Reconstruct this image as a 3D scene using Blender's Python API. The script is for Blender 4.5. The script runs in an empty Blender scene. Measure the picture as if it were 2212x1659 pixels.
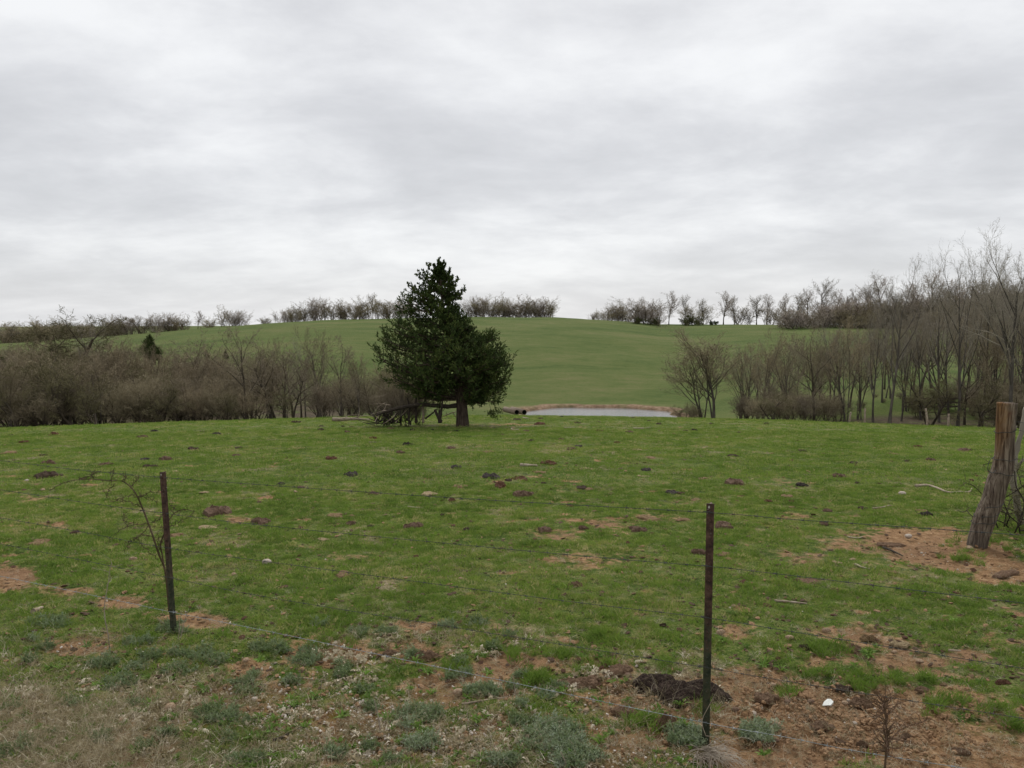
import bpy, math, random
import numpy as np
from mathutils import Vector

# ------------------------------------------------------------------ camera, sky, sun, exposure
S = bpy.context.scene
COL = S.collection
W, Hh, F = 2212.0, 1659.0, 1703.0          # measuring frame of the photograph and its focal length
PITCH = math.radians(4.35)
CAMZ = 2.55
cam_d = bpy.data.cameras.new('camera')
cam = bpy.data.objects.new('camera', cam_d); COL.objects.link(cam)
cam.location = (0, 0, CAMZ)
cam.rotation_euler = (math.radians(90) - PITCH, 0, 0)
cam_d.sensor_width = 36.0; cam_d.lens = 36.0 * F / W
cam_d.clip_start = 0.05; cam_d.clip_end = 9000
S.camera = cam

SUN_EL, SUN_AZ = 48.0, 8.0     # elevation, degrees to the right of the view direction
world = bpy.data.worlds.new('World'); S.world = world; world.use_nodes = True
nt = world.node_tree; nt.nodes.clear()
def N(t, loc=None, **kw):
    n = nt.nodes.new(t)
    for k, v in kw.items(): setattr(n, k, v)
    return n
L = lambda a, b: nt.links.new(a, b)
def wmath(op, a, b=None, c=None):
    n = nt.nodes.new('ShaderNodeMath'); n.operation = op
    for i, v in enumerate((a, b, c)):
        if v is None: continue
        if isinstance(v, (int, float)): n.inputs[i].default_value = v
        else: nt.links.new(v, n.inputs[i])
    return n.outputs[0]
out = N('ShaderNodeOutputWorld')
sky = N('ShaderNodeTexSky'); sky.sky_type = 'NISHITA'; sky.sun_disc = False
sky.sun_elevation = math.radians(SUN_EL); sky.sun_rotation = math.radians(SUN_AZ)
bg_sky = N('ShaderNodeBackground'); bg_sky.inputs[1].default_value = 0.08
L(sky.outputs[0], bg_sky.inputs[0])
tc = N('ShaderNodeTexCoord'); sep = N('ShaderNodeSeparateXYZ'); L(tc.outputs['Generated'], sep.inputs[0])
zc = wmath('MAXIMUM', sep.outputs[2], 0.0)
den = wmath('ADD', zc, 0.20)
cx = wmath('DIVIDE', sep.outputs[0], den); cy = wmath('DIVIDE', sep.outputs[1], den)
comb = N('ShaderNodeCombineXYZ'); L(cx, comb.inputs[0]); L(cy, comb.inputs[1])
def wnoise(scale, detail, rough, dist, seed, sx=1.0):
    m = N('ShaderNodeMapping'); m.inputs['Location'].default_value = (seed, seed * 1.7, seed * 0.3)
    m.inputs['Scale'].default_value = (sx, 1, 1)
    L(comb.outputs[0], m.inputs[0])
    n = N('ShaderNodeTexNoise'); L(m.outputs[0], n.inputs['Vector'])
    n.inputs['Scale'].default_value = scale; n.inputs['Detail'].default_value = detail
    n.inputs['Roughness'].default_value = rough; n.inputs['Distortion'].default_value = dist
    return n.outputs[0]
n1 = wnoise(0.80, 10, 0.57, 0.35, 12.3, 0.8)
n2 = wnoise(2.2, 9, 0.60, 0.2, 1.4, 0.85)
n3 = wnoise(0.22, 3, 0.5, 0.0, 8.1)
mixn = wmath('ADD', wmath('MULTIPLY', n1, 0.48), wmath('ADD', wmath('MULTIPLY', n2, 0.34), wmath('MULTIPLY', n3, 0.18)))
# the cloud is thinner towards the hidden sun
sd = (math.sin(math.radians(-6)) * math.cos(math.radians(30)), math.cos(math.radians(-6)) * math.cos(math.radians(30)), math.sin(math.radians(30)))
dotn = N('ShaderNodeVectorMath', operation='DOT_PRODUCT'); L(tc.outputs['Generated'], dotn.inputs[0]); dotn.inputs[1].default_value = sd
lob = wmath('POWER', wmath('MAXIMUM', dotn.outputs['Value'], 0.0), 14.0)
val = wmath('ADD', mixn, wmath('MULTIPLY', lob, 0.07))
ramp = N('ShaderNodeValToRGB'); L(val, ramp.inputs[0])
cr = ramp.color_ramp; cr.interpolation = 'B_SPLINE'
cr.elements[0].position = 0.39; cr.elements[0].color = (0.50, 0.505, 0.52, 1)
cr.elements[1].position = 0.62; cr.elements[1].color = (0.80, 0.805, 0.81, 1)
e = cr.elements.new(0.46); e.color = (0.555, 0.56, 0.578, 1)
e = cr.elements.new(0.53); e.color = (0.64, 0.645, 0.66, 1)
# brighter, whiter band low over the horizon
hz = wmath('POWER', wmath('SUBTRACT', 1.0, zc), 14.0)
mh = N('ShaderNodeMix', data_type='RGBA'); L(wmath('MULTIPLY', hz, 0.45), mh.inputs[0])
L(ramp.outputs[0], mh.inputs[6]); mh.inputs[7].default_value = (0.67, 0.685, 0.71, 1)
bg_cl = N('ShaderNodeBackground'); L(mh.outputs[2], bg_cl.inputs[0]); bg_cl.inputs[1].default_value = 0.79
mx = N('ShaderNodeMixShader'); mx.inputs[0].default_value = 0.94
L(bg_sky.outputs[0], mx.inputs[1]); L(bg_cl.outputs[0], mx.inputs[2]); L(mx.outputs[0], out.inputs[0])

sl = bpy.data.lights.new('sun', 'SUN'); sl.energy = 1.5; sl.angle = math.radians(25); sl.color = (1, 0.97, 0.92)
sun = bpy.data.objects.new('sun', sl); COL.objects.link(sun)
sdv = Vector((math.sin(math.radians(SUN_AZ)) * math.cos(math.radians(SUN_EL)), math.cos(math.radians(SUN_AZ)) * math.cos(math.radians(SUN_EL)), math.sin(math.radians(SUN_EL))))
sun.rotation_euler = sdv.to_track_quat('Z', 'Y').to_euler()
S.view_settings.view_transform = 'Standard'; S.view_settings.look = 'None'
S.view_settings.exposure = 0.62; S.view_settings.gamma = 1.0; S.view_settings.use_curve_mapping = False

# ------------------------------------------------------------------ measuring helpers
ST, CT = math.sin(PITCH), math.cos(PITCH)
def ray(px, py):
    xc, yc = (px - W / 2) / F, -(py - Hh / 2) / F
    return xc, CT + yc * ST, -ST + yc * CT
def slope(py):                                   # metres down per metre forward for a row of the picture
    yc = -(np.asarray(py, float) - Hh / 2) / F
    return (ST - yc * CT) / (CT + yc * ST)
def P(px, py, Y):                                # the point of a sight line at depth Y
    dx, dy, dz = ray(px, py)
    return Vector((dx / dy * Y, Y, CAMZ + dz / dy * Y))

def hash2(ix, iy, seed):
    h = (ix.astype(np.int64) * 374761393 + iy.astype(np.int64) * 668265263 + seed * 1442695041) & 0xffffffff
    h = ((h ^ (h >> 13)) * 1274126177) & 0xffffffff
    h = (h ^ (h >> 16)) & 0xffffffff
    return h / 4294967295.0
def vnoise(x, y, seed=0):
    ix, iy = np.floor(x), np.floor(y); fx, fy = x - ix, y - iy
    fx = fx * fx * (3 - 2 * fx); fy = fy * fy * (3 - 2 * fy)
    a = hash2(ix, iy, seed); b = hash2(ix + 1, iy, seed); c = hash2(ix, iy + 1, seed); d = hash2(ix + 1, iy + 1, seed)
    return (a * (1 - fx) + b * fx) * (1 - fy) + (c * (1 - fx) + d * fx) * fy
def fbm(x, y, seed=0, oct=4, gain=0.5):
    x = np.asarray(x, float); y = np.asarray(y, float)
    s = 0; a = 1; t = 0
    for o in range(oct):
        s = s + a * vnoise(x * 2 ** o + o * 17.3, y * 2 ** o - o * 9.1, seed + o); t += a; a *= gain
    return s / t                                  # 0..1, mean .5

# ------------------------------------------------------------------ terrain height
CREST = ([-400, 0, 200, 400, 700, 800, 1100, 1300, 1500, 1700, 1900, 2100, 2212, 2600], [940, 926, 919, 912, 903, 900, 898, 900.5, 904, 909, 917, 925, 929, 945])
RIDGE = ([-400, 0, 141, 300, 450, 590, 700, 800, 1000, 1200, 1298, 1359, 1420, 1549, 2000, 2212, 2600], [752, 745, 735, 722, 708, 699, 692, 689, 685, 685.5, 691, 695, 701, 701.5, 704, 705, 706])
ZV = ([0, 800, 1050, 1500, 1700, 1900, 2212], [-6.6, -7.2, -7.9, -7.9, -6.3, -5.35, -5.2])
YV = ([0, 800, 1100, 1500, 1750, 2212], [72, 90, 105, 105, 72, 62])
YR = 235.0
POND = (10.6, 93.0, 9.4, 8.3); ZW = -8.27
def pond_d(x, y):                                 # <1 inside the pond
    a = np.arctan2(y - POND[1], x - POND[0])
    w = 1 + 0.05 * np.sin(3 * a + 1) + 0.035 * np.sin(7 * a) - 0.22 * np.exp(-((a - 0.12) / 0.22) ** 2)
    return np.hypot((x - POND[0]) / POND[2], (y - POND[1]) / POND[3]) / w
def terrain(x, y, detail=True):
    x = np.asarray(x, float); y = np.asarray(y, float)
    yy = np.maximum(y, 4.0)
    px = np.clip(W / 2 + F * x / yy * 0.995, -500, 2700)
    m = slope(np.interp(px, *CREST))
    a = 0.045
    hc = CAMZ - 6 * m
    k = (m - a) ** 2 / (4 * hc)
    t = np.clip(y - 6.0, -1.0, None)
    zd = np.where(t > 0, -a * t - k * t * t, -a * t * 0.35)
    up = np.clip((3.9 - y) / 3.0, 0, 1); up = up * up * (3 - 2 * up)
    zd = zd + up * 0.85                           # the verge where the photographer stands
    zv = np.interp(px, *ZV); yv = np.interp(px, *YV)
    zr = CAMZ - slope(np.interp(px, *RIDGE)) * YR
    s = (y - yv) / (YR - yv)
    sc = np.clip(s, 0, 1)
    prof = 0.5 * np.sin(math.pi / 2 * sc) + 0.5 * (3 * sc * sc - 2 * sc ** 3) ** 0.8
    zh = zv + (zr - zv) * prof
    zh = zh - 13.0 * (1 - np.exp(-(np.clip(y - YR, 0, None) / 110.0) ** 2))
    K = 3.0
    M = np.maximum(zd, zh)
    z = M + np.log(np.exp(np.clip(K * (zd - M), -50, 0)) + np.exp(np.clip(K * (zh - M), -50, 0))) / K
    pd = pond_d(x, y)
    dip = np.clip((1.12 - pd) / 0.25, 0, 1); dip = dip * dip * (3 - 2 * dip)
    z = z - dip * 1.6 * (pd < 1.2)
    if detail:
        far = np.clip((y - 20) / 40, 0, 1)
        z = z + (fbm(x / 1.7, y / 1.7, 11, 3) - 0.5) * 0.10 * (1 - far) + (fbm(x / 0.33, y / 0.33, 5, 3) - 0.5) * 0.05 * (1 - far)
        z = z + (fbm(x / 14.0, y / 14.0, 21, 3) - 0.5) * 0.5 * np.clip((y - 105) / 30, 0, 1)
    return z
def th(x, y): return float(terrain(np.array([x]), np.array([y]))[0])
def G(px, py):                                    # where the sight line meets the ground
    dx, dy, dz = ray(px, py)
    ys = np.concatenate([np.arange(3.2, 20, 0.02), np.arange(20, 260, 0.1)])
    xs = dx / dy * ys; zs = CAMZ + dz / dy * ys
    hit = np.nonzero(zs <= terrain(xs, ys))[0]
    i = hit[0] if len(hit) else int(np.argmin(zs - terrain(xs, ys)))
    return Vector((float(xs[i]), float(ys[i]), th(xs[i], ys[i])))

# ------------------------------------------------------------------ mesh + object helpers
def mesh_from(name, V, faces, mat=None, smooth=False):
    me = bpy.data.meshes.new(name)
    V = np.asarray(V, np.float32).reshape(-1, 3)
    if isinstance(faces, np.ndarray):
        n, s = faces.shape
        me.vertices.add(len(V)); me.vertices.foreach_set('co', V.ravel())
        me.loops.add(n * s); me.loops.foreach_set('vertex_index', faces.astype(np.int32).ravel())
        me.polygons.add(n); me.polygons.foreach_set('loop_start', np.arange(0, n * s, s, dtype=np.int32))
        me.update(calc_edges=True)
    else:
        me.from_pydata([tuple(map(float, v)) for v in V], [], faces)
    if smooth: me.polygons.foreach_set('use_smooth', np.ones(len(me.polygons), bool))
    if mat: me.materials.append(mat)
    me.update()
    return me
def link(name, me, parent=None, loc=None):
    o = bpy.data.objects.new(name, me); COL.objects.link(o)
    if parent: o.parent = parent
    if loc is not None: o.location = loc
    return o
def tag(o, label=None, cat=None, group=None, kind=None):
    if label: o['label'] = label
    if cat: o['category'] = cat
    if group: o['group'] = group
    if kind: o['kind'] = kind
    return o
def empty(name, loc, label, cat, group=None, rz=0.0):
    o = bpy.data.objects.new(name, None); COL.objects.link(o)
    o.location = loc; o.rotation_euler = (0, 0, rz); o.empty_display_size = 0.3
    return tag(o, label, cat, group)
def dup(root, loc, rz, sc, label, group=None, name=None):
    r = root.copy(); COL.objects.link(r); r.location = loc; r.rotation_euler = (0, 0, rz)
    r.scale = sc if isinstance(sc, tuple) else (sc, sc, sc)
    r['label'] = label
    if group: r['group'] = group
    elif 'group' in r: del r['group']
    for ch in list(root.children):
        c = ch.copy(); COL.objects.link(c); c.parent = r
        for g in ch.children:
            d = g.copy(); COL.objects.link(d); d.parent = c
    return r
def nrm(a): return a / np.maximum(np.linalg.norm(a, axis=-1, keepdims=True), 1e-9)
def tubes(Pn, Rn, sides, twist=0.0):
    """Pn (n,m,3) polylines, Rn (n,m) radii -> verts, quad faces"""
    n, m, _ = Pn.shape
    T = np.empty_like(Pn); T[:, 1:-1] = Pn[:, 2:] - Pn[:, :-2]; T[:, 0] = Pn[:, 1] - Pn[:, 0]; T[:, -1] = Pn[:, -1] - Pn[:, -2]
    T = nrm(T)
    ref = np.where(np.abs(T[:, :1, 2:3]) > 0.8, np.array([1.0, 0, 0]), np.array([0, 0, 1.0]))
    A = nrm(np.cross(T, np.broadcast_to(ref, T.shape))); B = np.cross(T, A)
    ang = np.arange(sides) / sides * 2 * math.pi + twist
    V = Pn[:, :, None] + Rn[:, :, None, None] * (A[:, :, None] * np.cos(ang)[:, None] + B[:, :, None] * np.sin(ang)[:, None])
    idx = np.arange(n * m * sides).reshape(n, m, sides)
    a = idx[:, :-1]; b = idx[:, 1:]
    Fq = np.stack([a, np.roll(a, -1, 2), np.roll(b, -1, 2), b], -1).reshape(-1, 4)
    return V.reshape(-1, 3), Fq
def ribbons(Pn, Rn, rng):
    """flat tapering twigs, one narrow strip each"""
    n, m, _ = Pn.shape
    T = nrm(Pn[:, -1] - Pn[:, 0]); A = nrm(np.cross(T, rng.normal(size=(n, 3))))
    off = A[:, None] * Rn[:, :, None]
    V = np.stack([Pn - off, Pn + off], 2)
    idx = np.arange(n * m * 2).reshape(n, m, 2)
    Fq = np.stack([idx[:, :-1, 0], idx[:, :-1, 1], idx[:, 1:, 1], idx[:, 1:, 0]], -1).reshape(-1, 4)
    return V.reshape(-1, 3), Fq
def join(parts):
    Vs, Fs, o = [], [], 0
    for v, f in parts:
        Vs.append(v); Fs.append(f + o); o += len(v)
    return np.concatenate(Vs), np.concatenate(Fs)
def smooth_path(pts, n=24, rad=None):
    pts = np.array([tuple(p) for p in pts], float); m = len(pts)
    d = np.concatenate([[0], np.cumsum(np.linalg.norm(np.diff(pts, axis=0), axis=1))]); d /= d[-1]
    t = np.linspace(0, 1, n)
    # Catmull-Rom through the given points
    res = np.empty((n, 3)); seg = np.clip(np.searchsorted(d, t, 'right') - 1, 0, m - 2)
    u = (t - d[seg]) / (d[seg + 1] - d[seg]); u = u[:, None]
    p0 = pts[np.maximum(seg - 1, 0)]; p1 = pts[seg]; p2 = pts[seg + 1]; p3 = pts[np.minimum(seg + 2, m - 1)]
    res = 0.5 * (2 * p1 + (p2 - p0) * u + (2 * p0 - 5 * p1 + 4 * p2 - p3) * u ** 2 + (3 * p1 - p0 - 3 * p2 + p3) * u ** 3)
    if rad is None: return res
    return res, np.interp(t, d, rad)
def tube_mesh(name, paths, sides, mat, jit=0.0, seed=0):
    """paths: list of (points, radii)"""
    rng = np.random.default_rng(seed); parts = []
    for p, r in paths:
        p = np.array([tuple(q) for q in p], float); r = np.asarray(r, float)
        if jit: p = p + rng.normal(size=p.shape) * jit * r[:, None]; r = r * (1 + rng.normal(size=r.shape) * jit * 0.6)
        v, f = tubes(p[None], r[None], sides); parts.append((v, f))
        k = len(v)
        c0 = len(v); v = np.concatenate([v, p[:1], p[-1:]])
        ring = np.arange(sides); last = k - sides
        cap = [[ring[(i + 1) % sides], ring[i], c0, c0] for i in range(sides)] + [[last + i, last + (i + 1) % sides, c0 + 1, c0 + 1] for i in range(sides)]
        parts[-1] = (v, np.concatenate([f, np.array(cap)]))
    V, Fq = join(parts)
    me = bpy.data.meshes.new(name)
    faces = [tuple(q) if q[2] != q[3] else tuple(q[:3]) for q in Fq.tolist()]
    me.from_pydata(V.tolist(), [], faces)
    me.materials.append(mat); me.polygons.foreach_set('use_smooth', np.ones(len(me.polygons), bool)); me.update()
    return me

# ------------------------------------------------------------------ materials
class MT:
    def __init__(s, name):
        s.m = bpy.data.materials.new(name); s.m.use_nodes = True; s.t = s.m.node_tree; s.t.nodes.clear()
        s.out = s.n('ShaderNodeOutputMaterial'); s.b = s.n('ShaderNodeBsdfPrincipled')
        s.b.inputs['Roughness'].default_value = 0.9; s.b.inputs['Specular IOR Level'].default_value = 0.2
        s.l(s.b.outputs[0], s.out.inputs[0])
    def n(s, t, **kw):
        n = s.t.nodes.new(t)
        for k, v in kw.items(): setattr(n, k, v)
        return n
    def l(s, a, b): s.t.links.new(a, b)
    def set(s, sock, v):
        if isinstance(v, (int, float, tuple)): sock.default_value = v
        else: s.l(v, sock)
    def coord(s, kind='Object'): return s.n('ShaderNodeTexCoord').outputs[kind]
    def noise(s, vec, scale, detail=4, rough=0.5, dist=0.0, sc=None):
        if sc is not None:
            mp = s.n('ShaderNodeMapping'); s.l(vec, mp.inputs[0]); mp.inputs['Scale'].default_value = sc; vec = mp.outputs[0]
        n = s.n('ShaderNodeTexNoise'); s.l(vec, n.inputs['Vector'])
        n.inputs['Scale'].default_value = scale; n.inputs['Detail'].default_value = detail
        n.inputs['Roughness'].default_value = rough; n.inputs['Distortion'].default_value = dist
        return n.outputs[0]
    def ramp(s, v, stops, interp='LINEAR'):
        r = s.n('ShaderNodeValToRGB'); s.l(v, r.inputs[0]); c = r.color_ramp; c.interpolation = interp
        while len(c.elements) > 1: c.elements.remove(c.elements[-1])
        c.elements[0].position = stops[0][0]; c.elements[0].color = (*stops[0][1], 1) if len(stops[0][1]) == 3 else stops[0][1]
        for p, col in stops[1:]:
            e = c.elements.new(p); e.color = (*col, 1)
        return r.outputs[0]
    def math(s, op, a, b=None, clamp=False):
        n = s.n('ShaderNodeMath', operation=op, use_clamp=clamp); s.set(n.inputs[0], a)
        if b is not None: s.set(n.inputs[1], b)
        return n.outputs[0]
    def mix(s, f, a, b):
        n = s.n('ShaderNodeMix', data_type='RGBA'); s.set(n.inputs[0], f)
        s.set(n.inputs[6], (*a, 1) if isinstance(a, tuple) and len(a) == 3 else a)
        s.set(n.inputs[7], (*b, 1) if isinstance(b, tuple) and len(b) == 3 else b)
        return n.outputs[2]
    def step(s, v, a, b):
        n = s.n('ShaderNodeMapRange', interpolation_type='SMOOTHSTEP'); s.set(n.inputs[0], v)
        n.inputs[1].default_value = a; n.inputs[2].default_value = b
        return n.outputs[0]
    def attr(s, name, t='GEOMETRY'): return s.n('ShaderNodeAttribute', attribute_name=name, attribute_type=t).outputs['Fac']
    def bump(s, h, strength, dist):
        b = s.n('ShaderNodeBump'); b.inputs['Strength'].default_value = strength; b.inputs['Distance'].default_value = dist
        s.l(h, b.inputs['Height']); s.l(b.outputs[0], s.b.inputs['Normal'])
    def base(s, c): s.set(s.b.inputs['Base Color'], (*c, 1) if isinstance(c, tuple) and len(c) == 3 else c)

def mat_ground():
    M = MT('ground_pasture'); c = M.coord('Object')
    big = M.noise(c, 0.09, 4, 0.55, 0.3); mid = M.noise(c, 0.8, 5, 0.6); fine = M.noise(c, 9.0, 6, 0.65); vf = M.noise(c, 45.0, 4, 0.7)
    tus = M.noise(c, 2.4, 5, 0.65, 0.5)
    v = M.math('ADD', M.math('MULTIPLY', fine, 0.5), M.math('MULTIPLY', tus, 0.5))
    g = M.ramp(M.math('ADD', M.math('MULTIPLY', v, 0.55), M.math('MULTIPLY', vf, 0.45)), [(0.40, (0.026, 0.044, 0.009)), (0.47, (0.068, 0.108, 0.018)), (0.53, (0.125, 0.165, 0.036)), (0.60, (0.25, 0.22, 0.10))])
    g2 = M.mix(M.step(mid, 0.52, 0.72), g, (0.125, 0.128, 0.052))
    # the far hillside: paler, drier sward in drifts along the slope
    hb = M.noise(c, 0.055, 6, 0.62, 0.6, sc=(0.55, 1.2, 1)); hc = M.noise(c, 0.35, 6, 0.7, 0.2, sc=(0.5, 1.3, 1)); hd = M.noise(c, 1.6, 5, 0.7, 0.0, sc=(0.6, 1, 1))
    hv = M.math('ADD', M.math('MULTIPLY', hb, 0.45), M.math('ADD', M.math('MULTIPLY', hc, 0.35), M.math('MULTIPLY', hd, 0.2)))
    he = M.noise(c, 5.0, 4, 0.75); hv = M.math('ADD', M.math('MULTIPLY', hv, 0.72), M.math('MULTIPLY', he, 0.28))
    hill = M.ramp(hv, [(0.41, (0.047, 0.076, 0.017)), (0.47, (0.076, 0.108, 0.026)), (0.53, (0.104, 0.126, 0.037)), (0.60, (0.148, 0.142, 0.060))])
    col = M.mix(M.attr('far'), g2, hill)
    # dry thatch
    col = M.mix(M.math('MULTIPLY', M.attr('dry'), M.step(fine, 0.3, 0.6)), col, M.ramp(M.math('ADD', M.math('MULTIPLY', vf, 0.6), M.math('MULTIPLY', fine, 0.4)), [(0.35, (0.10, 0.085, 0.04)), (0.5, (0.27, 0.20, 0.13)), (0.62, (0.50, 0.39, 0.29))]))
    # bare soil
    s = M.ramp(M.math('ADD', M.math('MULTIPLY', fine, 0.6), M.math('MULTIPLY', vf, 0.4)), [(0.36, (0.12, 0.066, 0.034)), (0.45, (0.24, 0.140, 0.070)), (0.54, (0.34, 0.208, 0.108)), (0.66, (0.50, 0.34, 0.20))])
    s = M.mix(M.math('MULTIPLY', M.step(mid, 0.45, 0.65), 0.5), s, (0.235, 0.140, 0.085))
    d = M.math('ADD', M.attr('dirt'), M.math('MULTIPLY', M.math('SUBTRACT', M.math('ADD', M.math('MULTIPLY', fine, 0.5), M.math('MULTIPLY', tus, 0.5)), 0.5), 2.4))
    dm = M.step(d, 0.30, 0.64)
    col = M.mix(dm, col, s)
    # moss, rusty green
    col = M.mix(M.math('MULTIPLY', M.attr('moss'), M.step(fine, 0.44, 0.6)), col, (0.15, 0.105, 0.02))
    # leaf litter under the trees
    lit = M.ramp(M.noise(c, 3.0, 6, 0.75), [(0.35, (0.045, 0.036, 0.024)), (0.52, (0.085, 0.066, 0.042)), (0.66, (0.14, 0.11, 0.07))])
    col = M.mix(M.math('MULTIPLY', M.attr('litter'), M.step(M.noise(c, 0.5, 4, 0.6), 0.28, 0.55)), col, lit)
    # pond bank clay
    cl = M.ramp(M.noise(c, 1.5, 6, 0.7), [(0.35, (0.13, 0.09, 0.055)), (0.52, (0.25, 0.165, 0.105)), (0.68, (0.36, 0.27, 0.19))])
    col = M.mix(M.attr('bank'), col, cl)
    M.base(col); M.b.inputs['Roughness'].default_value = 1.0; M.b.inputs['Specular IOR Level'].default_value = 0.1
    h = M.math('ADD', M.math('MULTIPLY', fine, 1.0), M.math('MULTIPLY', vf, 0.35))
    M.bump(h, 1.0, 0.08)
    return M.m
def mat_blade(name, ramp_pts, trans=0.35):
    M = MT(name)
    t = M.attr('tint', 'INSTANCER')
    col = M.ramp(t, ramp_pts)
    nz = M.noise(M.coord('Object'), 40, 2)
    col = M.mix(M.step(nz, 0.3, 0.7), col, M.mix(0.35, col, (0.30, 0.30, 0.12)))
    M.base(col); M.b.inputs['Roughness'].default_value = 0.75
    tr = M.n('ShaderNodeBsdfTranslucent'); M.set(tr.inputs[0], M.mix(0.3, col, (0.2, 0.3, 0.03)))
    mx = M.n('ShaderNodeMixShader'); mx.inputs[0].default_value = trans
    M.l(M.b.outputs[0], mx.inputs[1]); M.l(tr.outputs[0], mx.inputs[2]); M.l(mx.outputs[0], M.out.inputs[0])
    return M.m
def mat_noise(name, stops, scale=8, detail=5, rough=0.65, bump=0.0, bdist=0.01, coord='Object', sc=None, rgh=0.9, spec=0.2, dist=0.0, rnd=0.0):
    M = MT(name); c = M.coord(coord)
    v = M.noise(c, scale, detail, rough, dist, sc)
    col = M.ramp(v, stops)
    if rnd:
        r = M.n('ShaderNodeObjectInfo').outputs['Random']
        h = M.n('ShaderNodeHueSaturation'); M.l(col, h.inputs['Color'])
        M.l(M.math('ADD', M.math('MULTIPLY', r, rnd), 1 - rnd / 2), h.inputs['Value']); col = h.outputs[0]
    M.base(col); M.b.inputs['Roughness'].default_value = rgh; M.b.inputs['Specular IOR Level'].default_value = spec
    if bump: M.bump(v, bump, bdist)
    return M.m

GROUND = mat_ground()
GRASS = mat_blade('grass_blades', [(0.0, (0.055, 0.125, 0.013)), (0.33, (0.120, 0.228, 0.026)), (0.62, (0.200, 0.305, 0.045)), (0.82, (0.31, 0.33, 0.085)), (1.0, (0.50, 0.42, 0.21))])
STRAW = mat_blade('straw_blades', [(0.0, (0.16, 0.112, 0.068)), (0.5, (0.38, 0.295, 0.20)), (1.0, (0.78, 0.69, 0.57))], 0.2)
WEED = mat_blade('weed_leaves', [(0.0, (0.10, 0.155, 0.06)), (0.5, (0.20, 0.265, 0.15)), (1.0, (0.36, 0.41, 0.32))], 0.2)
FORB = mat_blade('forb_leaves', [(0.0, (0.06, 0.14, 0.02)), (1.0, (0.15, 0.28, 0.045))], 0.3)
BARK_GREY = mat_noise('bark_grey', [(0.3, (0.048, 0.041, 0.034)), (0.55, (0.102, 0.089, 0.074)), (0.75, (0.174, 0.156, 0.132))], 6, sc=(1, 1, 0.3), rnd=0.35)
TWIG_GREY = mat_noise('twigs_grey', [(0.3, (0.163, 0.144, 0.115)), (0.7, (0.338, 0.300, 0.239))], 1.2, rnd=0.3)
BARK_BROWN = mat_noise('bark_brown', [(0.3, (0.036, 0.029, 0.021)), (0.55, (0.075, 0.060, 0.043)), (0.75, (0.125, 0.104, 0.074))], 6, sc=(1, 1, 0.3), rnd=0.35)
TWIG_BROWN = mat_noise('twigs_brown', [(0.3, (0.146, 0.120, 0.077)), (0.7, (0.324, 0.267, 0.175))], 0.8, rnd=0.4)
TWIG_RED = mat_noise('twigs_reddish', [(0.3, (0.130, 0.106, 0.074)), (0.7, (0.291, 0.243, 0.172))], 0.8, rnd=0.3)
TWIG_DARK = mat_noise('twigs_mossy', [(0.3, (0.075, 0.069, 0.034)), (0.7, (0.184, 0.164, 0.085))], 0.8, rnd=0.3)
TWIG_PALE = mat_noise('twigs_pale', [(0.3, (0.245, 0.205, 0.174)), (0.7, (0.459, 0.392, 0.337))], 0.5, rnd=0.3)
CEDAR_LEAF = mat_noise('cedar_foliage', [(0.30, (0.025, 0.043, 0.011)), (0.5, (0.050, 0.077, 0.020)), (0.60, (0.100, 0.130, 0.032)), (0.72, (0.175, 0.174, 0.055))], 2.6, detail=6)
CEDAR_BARK = mat_noise('cedar_bark', [(0.35, (0.022, 0.015, 0.011)), (0.5, (0.060, 0.042, 0.030)), (0.7, (0.13, 0.10, 0.075))], 9, sc=(3, 3, 0.35), bump=0.8, bdist=0.04)
DEAD_DARK = mat_noise('dead_wood_dark', [(0.3, (0.020, 0.016, 0.012)), (0.7, (0.068, 0.053, 0.040))], 10, sc=(1, 1, 1), bump=0.5)
DEAD_PALE = mat_noise('dead_wood_pale', [(0.3, (0.16, 0.12, 0.085)), (0.5, (0.30, 0.24, 0.18)), (0.7, (0.44, 0.37, 0.29))], 9, bump=0.3)
OLIVE = mat_noise('olive_leaves', [(0.3, (0.055, 0.065, 0.025)), (0.7, (0.12, 0.125, 0.05))], 1.5)
TWIG_TAN = mat_noise('twigs_tan', [(0.3, (0.185, 0.156, 0.097)), (0.7, (0.371, 0.320, 0.207))], 0.8, rnd=0.3)
SCRUBLEAF = mat_noise('green_leaves', [(0.3, (0.025, 0.045, 0.012)), (0.7, (0.06, 0.09, 0.028))], 1.5)

# ------------------------------------------------------------------ ground sheet
def spans(lst):
    a = [lst[0][0]]
    for x0, x1, n in lst: a += list(np.linspace(x0, x1, n + 1)[1:])
    return np.array(a)
xs = spans([(-3500, -600, 10), (-600, -150, 30), (-150, -40, 44), (-40, -9, 84), (-9, -4.5, 80), (-4.5, 4.5, 260), (4.5, 9, 80), (9, 40, 84), (40, 150, 44), (150, 600, 30), (600, 3500, 10)])
ys = spans([(-400, -20, 10), (-20, 2, 22), (2, 3.8, 20), (3.8, 7.5, 115), (7.5, 14, 110), (14, 30, 80), (30, 62, 90), (62, 80, 30), (80, 106, 52), (106, 250, 96), (250, 600, 30), (600, 6000, 20)])
X, Y = np.meshgrid(xs, ys)
Z = terrain(X, Y)

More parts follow.
